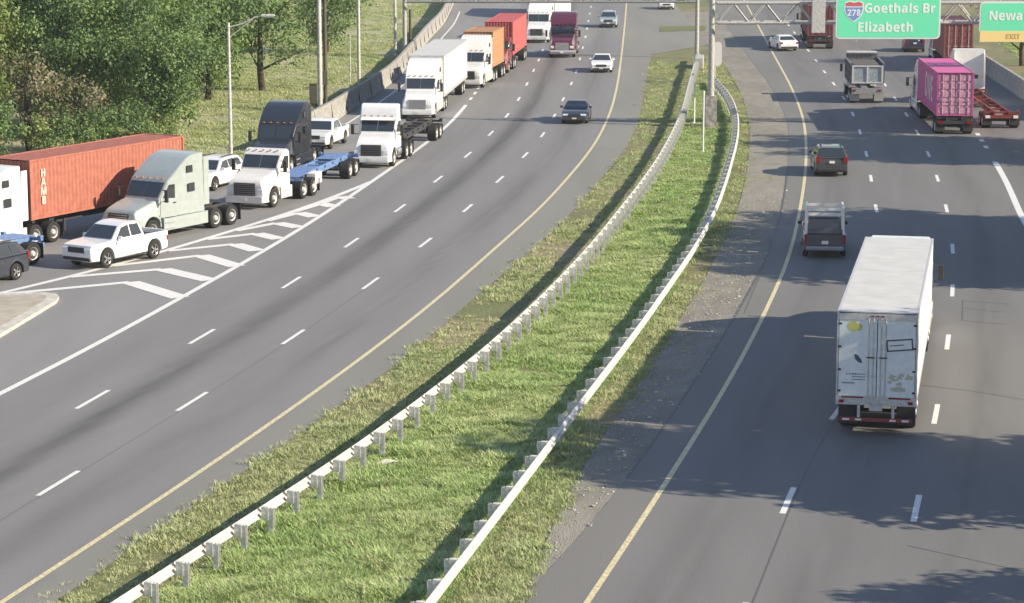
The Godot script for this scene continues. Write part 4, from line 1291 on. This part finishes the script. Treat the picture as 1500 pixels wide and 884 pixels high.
func tree(called: String, label: String, at: Vector3, mesh_key: String, scale: float, turn: float, tall := 1.0, group := ""):
	var t := thing(called, label, "tree", at, turn, group)
	var tr := put(meshes[mesh_key + " trunk"], "trunk", worn("bark", 0.10, 0.08, 0.06, 0.95, 0, 0.7, 0.5), t)
	var cr := put(meshes[mesh_key], "crown", leafmat(), t)
	tr.scale = Vector3(scale, scale * tall, scale)
	cr.scale = Vector3(scale, scale * tall, scale)
	return t

func build_trees():
	var deep := [Color(0.15, 0.235, 0.085), Color(0.19, 0.275, 0.10), Color(0.13, 0.21, 0.085)]
	var pale := [Color(0.21, 0.28, 0.09), Color(0.26, 0.30, 0.11), Color(0.18, 0.26, 0.09)]
	var dry := [Color(0.22, 0.20, 0.12), Color(0.27, 0.245, 0.16), Color(0.17, 0.18, 0.09)]
	for q in [["oak", 11, 4.2, 0.6, 12.0, 170, 110, 0.135, deep], ["oak2", 12, 4.0, 0.3, 11.0, 170, 110, 0.13, deep], ["ash", 13, 3.8, 0.2, 11.0, 160, 100, 0.125, pale], ["thin", 14, 2.6, 0.3, 6.5, 40, 34, 0.14, dry], ["shrub", 15, 1.8, 0.1, 3.0, 36, 40, 0.11, deep], ["shrub2", 16, 1.7, 0.1, 2.6, 30, 36, 0.11, pale], ["verge", 18, 4.2, 1.2, 12.2, 120, 80, 0.26, deep], ["lone", 17, 4.4, 2.2, 10.5, 95, 100, 0.13, deep]]:
		meshes[q[0]] = crown_mesh(q[1], q[2], q[3], q[4], q[5], q[6], q[7], q[8])
		meshes[q[0] + " trunk"] = trunk_mesh(q[1], q[4] * 0.75, 0.24 if q[4] > 4 else 0.07, q[2])
	var wood := "trees of the roadside wood"
	var L := {oak = "broad deep green tree with dense foliage in the roadside wood", oak2 = "full deep green tree leafy down to the ground in wood", ash = "pale yellow green leafy tree in the roadside wood", thin = "sparse brownish tree with dry foliage in the wood", shrub = "low dark green shrub at the foot of the wood", shrub2 = "low pale green shrub at the foot of the wood"}
	for q in [["oak2", -23.2, 166, 0.92, 1.0], ["oak", -26.8, 173, 1.1, 1.05], ["oak2", -28.6, 166, 0.95, 1.05], ["ash", -35.0, 164, 1.05, 1.1], ["thin", -30.6, 159, 1.0, 1.0], ["oak", -31.8, 172, 1.1, 1.1], ["ash", -37.5, 174, 1.2, 1.1], ["oak", -26.2, 184, 1.15, 1.1], ["oak2", -31.5, 187, 1.2, 1.15], ["oak", -40.0, 188, 1.3, 1.1], ["oak2", -23.2, 192, 1.1, 1.1], ["oak", -28.0, 202, 1.25, 1.15], ["ash", -36.5, 205, 1.3, 1.2], ["oak", -26.5, 215, 1.2, 1.1], ["thin", -27.4, 158.5, 0.85, 0.9], ["oak2", -44.0, 215, 1.3, 1.2]]:
		tree("tree" if q[0] != "thin" else "sparse_tree", L[q[0]], Vector3(q[1], -0.03, -q[2]), q[0], q[3], rng.randf() * 360.0, q[4], wood + " " + q[0])
	for q in [["shrub", -25.5, 157.5, 1.0], ["shrub2", -29.0, 155.5, 1.1], ["shrub", -32.0, 155.0, 1.15], ["shrub2", -33.5, 157, 1.2], ["shrub", -24.0, 159, 1.0], ["shrub", -27.2, 156, 0.9], ["shrub2", -22.6, 162.0, 0.8], ["shrub", -35, 153.5, 1.2]]:
		tree("shrub", L[q[0]], Vector3(q[1], -0.03, -q[2]), q[0], q[3], rng.randf() * 360.0, 1.0, "shrubs edging the wood " + q[0])
	var lone := gp(384, 133)
	tree("lone_tree", "single green tree with forked trunk standing on open grass", lone + Vector3(0, -0.03, 0), "lone", 1.22, 40.0, 0.9)
	tree("tree", "tall green tree at the top of the grass slope", Vector3(-17.5, -0.03, -238), "oak", 1.0, 10.0)
	# trees on the far side that throw the shade over the outbound lanes
	for q in [[25.0, 71.5, 1.15, 1.0], [28.0, 71.0, 1.1, 1.0], [23.0, 69.0, 0.95, 0.95], [24.0, 57.0, 0.8, 0.8], [31.5, 107.5, 1.0, 1.0], [31.5, 111.5, 1.0, 1.05], [32.0, 115.5, 1.05, 1.0], [32.8, 119.5, 1.0, 1.0], [34.0, 123.0, 1.0, 0.95], [38.6, 151.5, 0.95, 1.0], [39.2, 155.0, 1.0, 1.05], [40.0, 159.5, 1.0, 1.0]]:
		tree("verge_tree", "leafy green tree on the verge beyond the outbound lanes", Vector3(q[0], -0.03, -q[1]), "verge", q[2], rng.randf() * 360.0, q[3], "verge trees shading the road")
	tree("tree", "dark trunked tree on the grass bank past the barrier", gp(1497, 96), "lone", 0.9, 80.0)

func scatter(called: String, label: String, m: Mesh, material: Material, xf: Array, cols: Array):
	var mm := MultiMesh.new()
	mm.transform_format = MultiMesh.TRANSFORM_3D
	mm.use_colors = true
	mm.mesh = m
	mm.instance_count = xf.size()
	for k in xf.size():
		mm.set_instance_transform(k, xf[k])
		mm.set_instance_color(k, cols[k])
	var o := MultiMeshInstance3D.new()
	o.multimesh = mm
	o.material_override = material
	o.name = numbered(called)
	add_child(o)
	tag(o, label, called.get_slice("_", called.get_slice_count("_") - 1), "", "stuff")

func tuft(seed_: int, blades: int, h: float, w: float, spread: float) -> ArrayMesh:
	var r := RandomNumberGenerator.new()
	r.seed = seed_
	var b := MB.new()
	for k in blades:
		var a := r.randf() * TAU
		var o := Vector3(r.randf_range(-1, 1), 0, r.randf_range(-1, 1)) * spread
		var hh := h * r.randf_range(0.55, 1.0)
		var lean := Vector3(cos(a), 0, sin(a)) * hh * r.randf_range(0.45, 1.5)
		var s := Vector3(-sin(a), 0, cos(a)) * w
		var mid := o + Vector3(0, hh * 0.6, 0) + lean * 0.4
		var tip := o + Vector3(0, hh, 0) + lean
		b.quad(o - s, o + s, mid + s * 0.8, mid - s * 0.8)
		b.tri(mid - s * 0.8, mid + s * 0.8, tip)
	return b.mesh()

func grass_colour(n: float) -> Color:
	var c := Color(0.33, 0.45, 0.16).lerp(Color(0.47, 0.51, 0.25), clampf(0.35 + 0.9 * n + rng.randf_range(-0.25, 0.25), 0.0, 1.0))
	if rng.randf() < 0.05: c = Color(0.52, 0.48, 0.30)
	var f := rng.randf_range(0.8, 1.15)
	return Color(c.r * f, c.g * f, c.b * f)

func build_plants():
	var gm := vmat("grass blades", 0.75)
	gm.backlight_enabled = true
	gm.backlight = Color(0.5, 0.55, 0.3)
	var xf := []
	var cols := []
	var put_band := func(xf: Array, cols: Array, lo: Callable, hi: Callable, d0: float, d1: float, dens: Callable, s0: float, s1: float, rag: float, weed: bool):
		var d := d0
		while d < d1:
			var l: float = lo.call(d)
			var h: float = hi.call(d)
			var n: int = int((h - l) * 0.5 * dens.call(d) + rng.randf())
			for k in n:
				var z := d + rng.randf() * 0.5
				var x := lerpf(l, h, rng.randf()) + rng.randf_range(-rag, rag) * rng.randf()
				var nn := noise.get_noise_2d(x * 2.2, z * 1.4)
				if weed and nn + rng.randf_range(-0.3, 0.3) > 0.22: continue
				if not weed and nn < -0.28 and rng.randf() < 0.6: continue
				var s := rng.randf_range(s0, s1) * (1.0 + 0.9 * noise2.get_noise_2d(x * 4.0, z * 3.0))
				xf.append(Transform3D(Basis(Vector3.UP, rng.randf() * TAU).scaled(Vector3(s, s * rng.randf_range(0.7, 1.25), s)), Vector3(x, -0.03, -z)))
				var gc := grass_colour(nn if not weed else nn + 0.25)
				cols.append(gc if not weed else gc.lerp(Color(0.36, 0.34, 0.22), 0.35))
			d += 0.5
	# median lawn
	put_band.call(xf, cols, func(d): return cx(K.R1, d) + 0.05, func(d): return cx(K.R2, d) - 0.05, 56.0, 205.0, func(d): return clampf(130.0 - (d - 60.0) * 1.1, 22.0, 130.0), 0.75, 1.25, 0.1, false)
	scatter("median_grass", "thick green grass filling the median between the two guardrails", tuft(1, 20, 0.15, 0.011, 0.2), gm, xf, cols)
	xf = []; cols = []
	put_band.call(xf, cols, func(d): return cx(K.E1, d) + 0.1, func(d): return cx(K.R1, d) - 0.05, 56.0, 228.0, func(d): return clampf(110.0 - (d - 60.0) * 1.0, 20.0, 110.0) * (0.5 if d > 95 and d < 120 else 0.85), 0.35, 1.0, 0.7, true)
	put_band.call(xf, cols, func(d): return cx(K.R2, d) + 0.02, func(d): return cx(K.GB, d), 56.0, 200.0, func(d): return clampf(110.0 - (d - 60.0) * 1.0, 22.0, 110.0), 0.45, 1.0, 0.4, true)
	put_band.call(xf, cols, func(d): return cx(K.R1, d), func(d): return cx(K.GB, d), 205.0, 232.0, func(_d): return 16.0, 0.6, 1.2, 0.5, true)
	put_band.call(xf, cols, func(d): return cx(K.GB, d), func(d): return lerpf(cx(K.GB, d), cx(K.E2, d), 0.75), 58.0, 150.0, func(_d): return 7.0, 0.25, 0.6, 0.3, true)
	scatter("verge_weeds", "uneven yellow green weeds along the outer sides of guardrails", tuft(2, 16, 0.15, 0.012, 0.19), gm, xf, cols)
	xf = []; cols = []
	put_band.call(xf, cols, func(d): return -6.0 - (d - 120.0) * 0.02 - 22.0, func(d): return cx(K.RL, d) - 1.1, 143.0, 330.0, func(d): return clampf(20.0 - (d - 150.0) * 0.06, 6.0, 20.0), 0.6, 1.3, 0.3, true)
	put_band.call(xf, cols, func(d): return 43.0 + (d - 195.0) * 0.1, func(d): return 50.0 + (d - 195.0) * 0.1, 190.0, 250.0, func(_d): return 8.0, 0.7, 1.3, 0.3, false)
	scatter("slope_grass", "dry pale green grass on the slope behind the barrier", tuft(3, 12, 0.14, 0.016, 0.3), gm, xf, cols)
	# stones on the broken shoulder
	xf = []; cols = []
	var d := 58.0
	while d < 140.0:
		var l := cx(K.GB, d)
		var h := cx(K.E2, d)
		for k in int((h - l) * 9.0 * 0.5):
			var s := rng.randf_range(0.4, 1.4)
			if rng.randf() < 0.04: s *= 2.0
			xf.append(Transform3D(Basis.from_euler(Vector3(rng.randf() * TAU, rng.randf() * TAU, 0)).scaled(Vector3(s, s * 0.7, s)), Vector3(lerpf(l, h, rng.randf()) + rng.randf_range(-0.2, 0.25), 0.006, -(d + rng.randf() * 0.5))))
			var f := rng.randf_range(0.26, 0.52)
			cols.append(Color(f, f * 0.96, f * 0.88))
		d += 0.5
	var sb := MB.new()
	var P := [Vector3(0.04, 0, 0), Vector3(0.01, 0, 0.045), Vector3(-0.045, 0.0, 0.01), Vector3(0, 0, -0.04)]
	for k in 4:
		sb.tri(P[k], P[(k + 1) % 4], Vector3(0.004, 0.032, 0)); sb.tri(P[k], P[(k + 1) % 4], Vector3(0, -0.03, 0.005))
	scatter("shoulder_gravel", "loose stones and crumbs scattered on the broken shoulder", sb.mesh(), vmat("stones", 0.95), xf, cols)

# ---------------------------------------------------------------- traffic
# a point lz metres behind the origin of something at p turned by th
func behind(p: Vector3, th: float, lz: float, lx := 0.0) -> Vector3:
	return p + Basis(Vector3.UP, deg_to_rad(th)) * Vector3(lx, 0, lz)

func build_traffic():
	var white := paint("white paint", 0.80, 0.81, 0.80)
	var white2 := paint("warm white paint", 0.80, 0.79, 0.74)
	var blue := worn("blue chassis paint", 0.20, 0.34, 0.66, 0.55, 0.0, 0.8, 0.6)
	var dark := mat("truck frame", 0.035, 0.035, 0.038, 0.7)
	var trim := mat("black trim", 0.03, 0.03, 0.03, 0.6)
	var red := worn("red container paint", 0.45, 0.155, 0.105, 0.65, 0.0, 0.35, 0.8)
	# --- queue on the ramp
	var c := Vector3(-21.04, 0.0, -125.2)
	var s := container("brick red corrugated container with white vertical lettering at the wood edge", red, c, 150.6)
	var lt := mat("container lettering", 0.72, 0.56, 0.48, 0.7)
	var k := 0
	for ch in ["H", "A", "M", "B"]:
		var o: MeshInstance3D = text(s, ch, Vector3(-1.228, 2.2 - k * 0.44, -5.15), 0.38, lt)
		o.rotation.y = -PI / 2
		k += 1
	chassis("dark chassis under the brick red container by the wood", dark, c, 150.6)
	tractor("white sleeper truck hauling the brick red container", white, behind(c, 150.6, -6.1 - 5.9), 150.6)
	tractor("mint grey sleeper truck tractor without trailer beside white pickup", paint("mint grey paint", 0.36, 0.41, 0.40), Vector3(-19.1, 0, -120.7), 149.0, {bumper = paint("mint grey paint", 0, 0, 0), bars = mat("chrome", 0.6, 0.6, 0.6, 0.2, 0.9)})
	var wpk := car("pickup", "white_pickup", "white crew cab pickup crossing the painted chevrons", "pickup truck", white, Vector3(-18.31, 0, -114.89), 147.0)
	wpk.scale = Vector3(1.0, 1.07, 1.0)
	car("suv", "white_suv", "white estate car behind the mint grey tractor", "car", white, Vector3(-16.9, 0, -141.2), 158.0)
	tractor("white day cab truck pulling the empty blue chassis", white2, Vector3(-14.17, 0, -132.1), 160.0, {sleeper = false, skirt = true, bars = mat("grey bars", 0.3, 0.3, 0.3, 0.4)})
	chassis("empty bright blue container chassis behind the white day cab", blue, Vector3(-11.33, 0, -141.16), 168.7, 6.1, false, true)
	tractor("glossy black high roof sleeper truck beside lamp post", paint("black paint", 0.022, 0.025, 0.032), Vector3(-14.33, 0, -145.9), 169.0, {bumper = trim})
	car("pickup", "white_pickup", "white pickup following the black sleeper truck", "pickup truck", white, Vector3(-12.1, 0, -161.5), 168.0)
	tractor("white flat faced truck with dark grille pulling an empty black chassis", white, Vector3(-8.44, 0, -149.69), 171.0, {sleeper = false, roof = 3.6, stack = false, visor = true})
	chassis("empty black container chassis behind white flat faced truck", dark, Vector3(-6.75, 0, -160.6), 171.0)
	tractor("white long nosed truck hauling a plain white box trailer", white, Vector3(-6.7, 0, -177.55), 175.0, {front = mat("chrome", 0.6, 0.6, 0.6, 0.2, 0.9), stack = true})
	van_trailer("plain white box trailer standing in the truck queue", behind(Vector3(-6.7, 0, -177.55), 175.0, 13.6), 175.0, worn("queue trailer white", 0.66, 0.67, 0.66, 0.55, 0, 0.3, 0.85), 8.1, false)
	tractor("cream white truck hauling the short orange container", white2, Vector3(-3.6, 0, -201.2), 171.5, {})
	var oc := behind(Vector3(-3.6, 0, -201.2), 171.5, 8.7)
	container("short orange tan container right behind the cream white truck", worn("orange container paint", 0.52, 0.27, 0.13, 0.6, 0, 0.5, 0.75), oc, 171.5, 3.03)
	chassis("dark short chassis under the orange tan container", dark, oc, 171.5, 3.9)
	var rc := Vector3(-0.5, 0, -225.0)
	container("bright red container behind the short orange container", worn("bright red container paint", 0.56, 0.12, 0.12, 0.6, 0, 0.5, 0.75), rc, 174.0)
	chassis("dark chassis under the bright red container", dark, rc, 174.0)
	tractor("dark red truck hidden behind orange container pulling bright red one", paint("dark red paint", 0.22, 0.03, 0.03), behind(rc, 174.0, -10.2), 174.0, {sleeper = false})
	tractor("white sleeper truck hauling a box trailer past the red container", white, Vector3(2.4, 0, -250), 173.0)
	van_trailer("white box trailer far back behind the red container", behind(Vector3(2.4, 0, -250), 173.0, 13.6), 173.0, worn("queue trailer white", 0.66, 0.67, 0.66, 0.55, 0, 0.3, 0.85), 8.1, false)
	var fc := Vector3(3.6, 0, -298.0)
	container("grey container far up the queue behind the white semi", worn("grey container paint", 0.22, 0.24, 0.27, 0.6, 0, 0.5, 0.75), fc, 176.0)
	chassis("dark chassis under the grey container far up the queue", dark, fc, 176.0)
	tractor("blue truck pulling the grey container far up the queue", paint("night blue paint", 0.03, 0.04, 0.07), behind(fc, 176.0, -12.0), 176.0)
	car("suv", "dark_suv", "dark blue black car at the painted gore with its alloy wheel", "car", paint("dark blue paint", 0.03, 0.035, 0.05), Vector3(-23.4, 0, -109.0), 150.0)
	chassis("blue container chassis next to the dark car at the ramp", blue, Vector3(-25.7, 0, -110.0), 149.0, 6.1, false, true)
	# --- oncoming traffic
	tractor("maroon sleeper truck with chrome grille driving without trailer", paint("maroon paint", 0.10, 0.014, 0.03), Vector3(4.58, 0, -231.8), 176.0, {front = mat("chrome", 0.6, 0.6, 0.6, 0.2, 0.9), bumper = mat("chrome", 0.6, 0.6, 0.6, 0.2, 0.9), stack = true})
	car("sedan", "teal_sedan", "dark teal sedan casting its shadow on the open lane", "car", paint("teal paint", 0.022, 0.04, 0.052), Vector3(4.54, 0, -176.7), 174.5)
	car("sedan", "white_sedan", "white sedan near the yellow edge line behind the teal sedan", "car", white, Vector3(7.79, 0, -218.1), 176.0)
	car("suv", "silver_suv", "silver blue car far up the lane by the yellow line", "car", paint("silver blue paint", 0.30, 0.36, 0.42), Vector3(10.48, 0, -274.3), 176.5)
	car("sedan", "parked_sedan", "white car parked in the paved opening of the median", "car", white, Vector3(18.6, 0, -306.0), 178.0)
	# --- outbound traffic
	var bp := Vector3(13.27, 0, -87.34)
	van_trailer("white box trailer with decals on its worn rear doors", bp, -11.0, worn("trailer white", 0.70, 0.70, 0.68, 0.5, 0, 0.3, 0.93))
	tractor("white truck hauling the box trailer with decals", white, behind(bp, -11.0, -14.1), -11.0)
	var lp := Vector3(14.75, 0, -118.2)
	var pk := car("pickup", "grey_pickup", "dark grey pickup carrying a white ladder rack", "pickup truck", paint("dark grey paint", 0.07, 0.07, 0.08), lp, -5.0, {bumper = mat("chrome", 0.6, 0.6, 0.6, 0.2, 0.9), mirror = trim})
	ladder_rack(lp, -5.0)
	car("suv", "dark_suv", "dark grey hatchback beside the yellow line ahead of ladder pickup", "car", paint("charcoal paint", 0.05, 0.055, 0.06), Vector3(18.71, 0, -147.9), -2.8)
	dump_truck(Vector3(26.9, 0, -193.0), -3.5)
	car("sedan", "white_sedan", "white sedan on the yellow line under the gantry truss", "car", white, Vector3(25.9, 0, -241.8), 10.0)
	var pp := Vector3(29.9, 0, -174.0)
	var pink := worn("magenta container paint", 0.62, 0.13, 0.36, 0.55, 0.0, 0.5, 0.8)
	s = container("magenta pink container riding away under the green sign", pink, pp, -3.0, 6.1, {door = worn("brightened pink doors", 0.80, 0.42, 0.58, 0.55, 0.0, 0.8, 0.7), rod = worn("pink rods", 0.75, 0.42, 0.55, 0.5, 0.1, 0.8, 0.8)})  # door pink made lighter than the walls to brighten the rear end
	text_side(s)
	chassis("dark chassis under the magenta pink container", dark, pp, -3.0)
	tractor("white truck pulling the magenta pink container", white, behind(pp, -3.0, -12.0), -3.0)
	var ch := Vector3(33.8, 0, -179.6)
	chassis("empty red container chassis beside the pink container", worn("red chassis paint", 0.30, 0.06, 0.05, 0.6, 0, 0.8, 0.6), ch, -2.6, 8.0, true)
	tractor("white high roof sleeper truck pulling the empty red chassis", white, behind(ch, -2.6, -8.0 - 6.6), -2.6, {roof = 4.1})
	var rr := Vector3(38.7, 0, -222.0)
	container("dull red container beyond the green signs and pink container", worn("dull red container paint", 0.34, 0.10, 0.09, 0.6, 0, 0.5, 0.75), rr, -5.0, 6.1, {rod = mat("pale rods", 0.5, 0.4, 0.38, 0.5)})
	chassis("dark chassis under the dull red container", dark, rr, -5.0)
	tractor("white truck pulling the dull red container away", white, behind(rr, -5.0, -12.0), -5.0)
	var r2 := Vector3(30.0, 0, -248.5)
	container("dark red container half hidden behind the large green sign", worn("dark red container paint", 0.24, 0.06, 0.07, 0.6, 0, 0.5, 0.75), r2, -4.0)
	chassis("dark chassis under the half hidden dark red container", dark, r2, -4.0)
	tractor("truck pulling the half hidden dark red container", paint("maroon paint", 0, 0, 0), behind(r2, -4.0, -12.0), -4.0)
	car("suv", "blue_car", "dark car just ahead of the magenta pink container", "car", paint("night blue paint", 0.03, 0.04, 0.07), Vector3(38.2, 0, -240.5), -5.0)

func text_side(s: Node3D):
	var o: MeshInstance3D = text(s, "ONE", Vector3(-1.226, 1.5, 1.2), 1.7, mat("pale pink lettering", 0.72, 0.5, 0.6, 0.6))
	o.rotation.y = -PI / 2

func ladder_rack(at: Vector3, turn: float):
	var t := thing("ladder_rack", "white tube ladder rack standing over the grey pickup bed", "rack", at + Vector3(0, 1.14, 0), turn)
	var m := mat("rack white", 0.7, 0.7, 0.68, 0.5)
	for z in [0.95, 2.45]:
		for s in [-1.0, 1.0]:
			var b := MB.new()
			b.cyl(Vector3(s * 0.86, 0, z), Vector3(s * 0.83, 1.24, z), 0.055, 0.05, 8)
			put(b, "upright", m, t)
	for y in [0.72, 0.95, 1.18]:
		boxpart("cross_bar", t, m, Vector3(0, y, 0.95), Vector3(1.68, 0.12, 0.07))
	boxpart("cross_bar", t, m, Vector3(0, 1.18, 2.45), Vector3(1.68, 0.08, 0.07))
	for s in [-1.0, 1.0]:
		boxpart("side_bar", t, m, Vector3(s * 0.83, 1.27, 1.7), Vector3(0.08, 0.08, 1.75))

func dump_truck(at: Vector3, turn: float):
	var t := thing("dump_truck", "grey dump truck with silver tailgate ahead of the pink container", "truck", at, turn)
	var alu := worn("dump body", 0.24, 0.25, 0.27, 0.45, 0.3, 0.6, 0.6)
	var dark := mat("truck frame", 0.035, 0.035, 0.038, 0.7)
	var cabm := paint("white paint", 0, 0, 0)
	var rimc := worn("truck rim", 0.74, 0.74, 0.73, 0.4, 0.1, 2.0, 0.75)
	var b := MB.new()
	for s in [-1.0, 1.0]:
		b.box(Vector3(s * 1.2, 2.2, 1.0), Vector3(0.08, 1.5, 5.8))
		b.box(Vector3(s * 1.22, 2.98, 1.0), Vector3(0.14, 0.12, 5.8))
	b.box(Vector3(0, 1.5, 1.0), Vector3(2.4, 0.1, 5.8))
	b.box(Vector3(0, 2.4, -1.85), Vector3(2.4, 1.9, 0.08))
	put(b, "dump_body", alu, t)
	for s in [-1.0, 1.0]:
		for k in 6:
			boxpart("body_rib", t, alu, Vector3(s * 1.28, 2.2, -1.5 + k * 1.0), Vector3(0.08, 1.4, 0.12))
	softbox("load", t, worn("gravel load", 0.16, 0.15, 0.14, 0.95, 0, 2, 0.5), Vector3(0, 2.6, 1.0), Vector3(2.3, 0.6, 5.5), 0.2)
	var gate := softbox("tailgate", t, worn("silver tailgate", 0.50, 0.58, 0.62, 0.3, 0.3, 0.9, 0.7), Vector3(0, 2.2, 3.95), Vector3(2.3, 1.35, 0.08), 0.02)
	for x in [-1.1, 0.0, 1.1]:
		boxpart("gate_rib", gate, mat("gate frame", 0.62, 0.62, 0.64, 0.4, 0.2), Vector3(x, 0, 0.07), Vector3(0.12, 1.35, 0.06))
	for y in [-0.62, 0.62]:
		boxpart("gate_bar", gate, mat("gate frame", 0.62, 0.62, 0.64, 0.4, 0.2), Vector3(0, y, 0.065), Vector3(2.3, 0.1, 0.05))
	boxpart("cab_shield", t, worn("white cabinet", 0.6, 0.6, 0.58, 0.6, 0, 0.8, 0.8), Vector3(0, 3.4, -2.2), Vector3(2.3, 0.1, 1.1))
	b = MB.new()
	b.ext(poly([[-4.9, 0.8], [-4.85, 1.6], [-3.7, 1.85], [-3.3, 2.75], [-2.05, 2.8], [-2.05, 0.8]]), func(_z, _y): return 1.15, 0.06)
	put(b, "cab", cabm, t)
	b = MB.new()
	for s in [-1.0, 1.0]:
		b.box(Vector3(s * 0.42, 1.0, -0.4), Vector3(0.1, 0.3, 8.4))
	put(b, "frame", dark, t)
	boxpart("rear_bumper", t, worn("pale bumper", 0.36, 0.37, 0.38, 0.6, 0, 1, 0.7), Vector3(0, 0.95, 3.95), Vector3(2.3, 0.45, 0.12))
	for s in [-1.0, 1.0]:
		wheel(t, Vector3(s * 1.0, 0.51, -3.9), 0.51, 0.3, rimc, true)
		for z in [1.7, 3.0]:
			wheel(t, Vector3(s * 0.94, 0.51, z), 0.51, 0.58, rimc, true)
		boxpart("tail_light", t, mat("tail light", 0.22, 0.012, 0.012, 0.2), Vector3(s * 0.95, 1.0, 4.03), Vector3(0.2, 0.14, 0.04))
		boxpart("mudflap", t, mat("pale flap", 0.30, 0.31, 0.32, 0.7), Vector3(s * 0.9, 0.45, 3.7), Vector3(0.7, 0.55, 0.02))
		softbox("mirror", t, mat("black trim", 0.03, 0.03, 0.03, 0.6), Vector3(s * 1.45, 2.1, -3.4), Vector3(0.2, 0.6, 0.12), 0.03)

# ---------------------------------------------------------------- all together
func _ready():
	rng.seed = 20
	noise.seed = 4; noise.frequency = 0.06; noise.fractal_octaves = 4
	noise2.seed = 9; noise2.frequency = 0.11; noise2.fractal_octaves = 3
	var cam := Camera3D.new()
	cam.name = "camera"
	add_child(cam)
	cam.position = Vector3(0, EYE, 0)
	cam.rotation_degrees.x = -PITCH
	cam.fov = 13.646
	cam.near = 0.5
	cam.far = 2000.0
	cam.current = true
	var sky := ProceduralSkyMaterial.new()
	sky.sky_top_color = Color(0.36, 0.49, 0.68)
	sky.sky_horizon_color = Color(1.0, 1.0, 1.0)
	sky.sky_curve = 0.25
	sky.ground_bottom_color = Color(0.45, 0.46, 0.43)
	sky.ground_horizon_color = Color(0.62, 0.66, 0.68)
	sky.sky_energy_multiplier = 0.85
	var env := Environment.new()
	env.background_mode = Environment.BG_SKY
	env.sky = Sky.new()
	env.sky.sky_material = sky
	env.tonemap_mode = Environment.TONE_MAPPER_LINEAR
	env.tonemap_exposure = 1.8
	env.fog_enabled = true
	env.fog_density = 0.00015
	env.fog_light_color = Color(0.86, 0.89, 0.92)
	env.sdfgi_enabled = true
	env.ssao_enabled = true
	env.ssil_enabled = true
	var we := WorldEnvironment.new()
	we.name = "world"
	we.environment = env
	add_child(we)
	var sun := DirectionalLight3D.new()
	sun.name = "sun"
	add_child(sun)
	sun.light_energy = 1.5
	sun.light_color = Color(1.0, 0.94, 0.84)
	sun.light_angular_distance = 0.5
	sun.shadow_enabled = true
	sun.look_at_from_position(Vector3.ZERO, Vector3(-1.83, -1.0, -0.58), Vector3.UP)
	ready_curves()
	build_ground()
	build_structures()
	build_traffic()
	build_trees()
	build_plants()
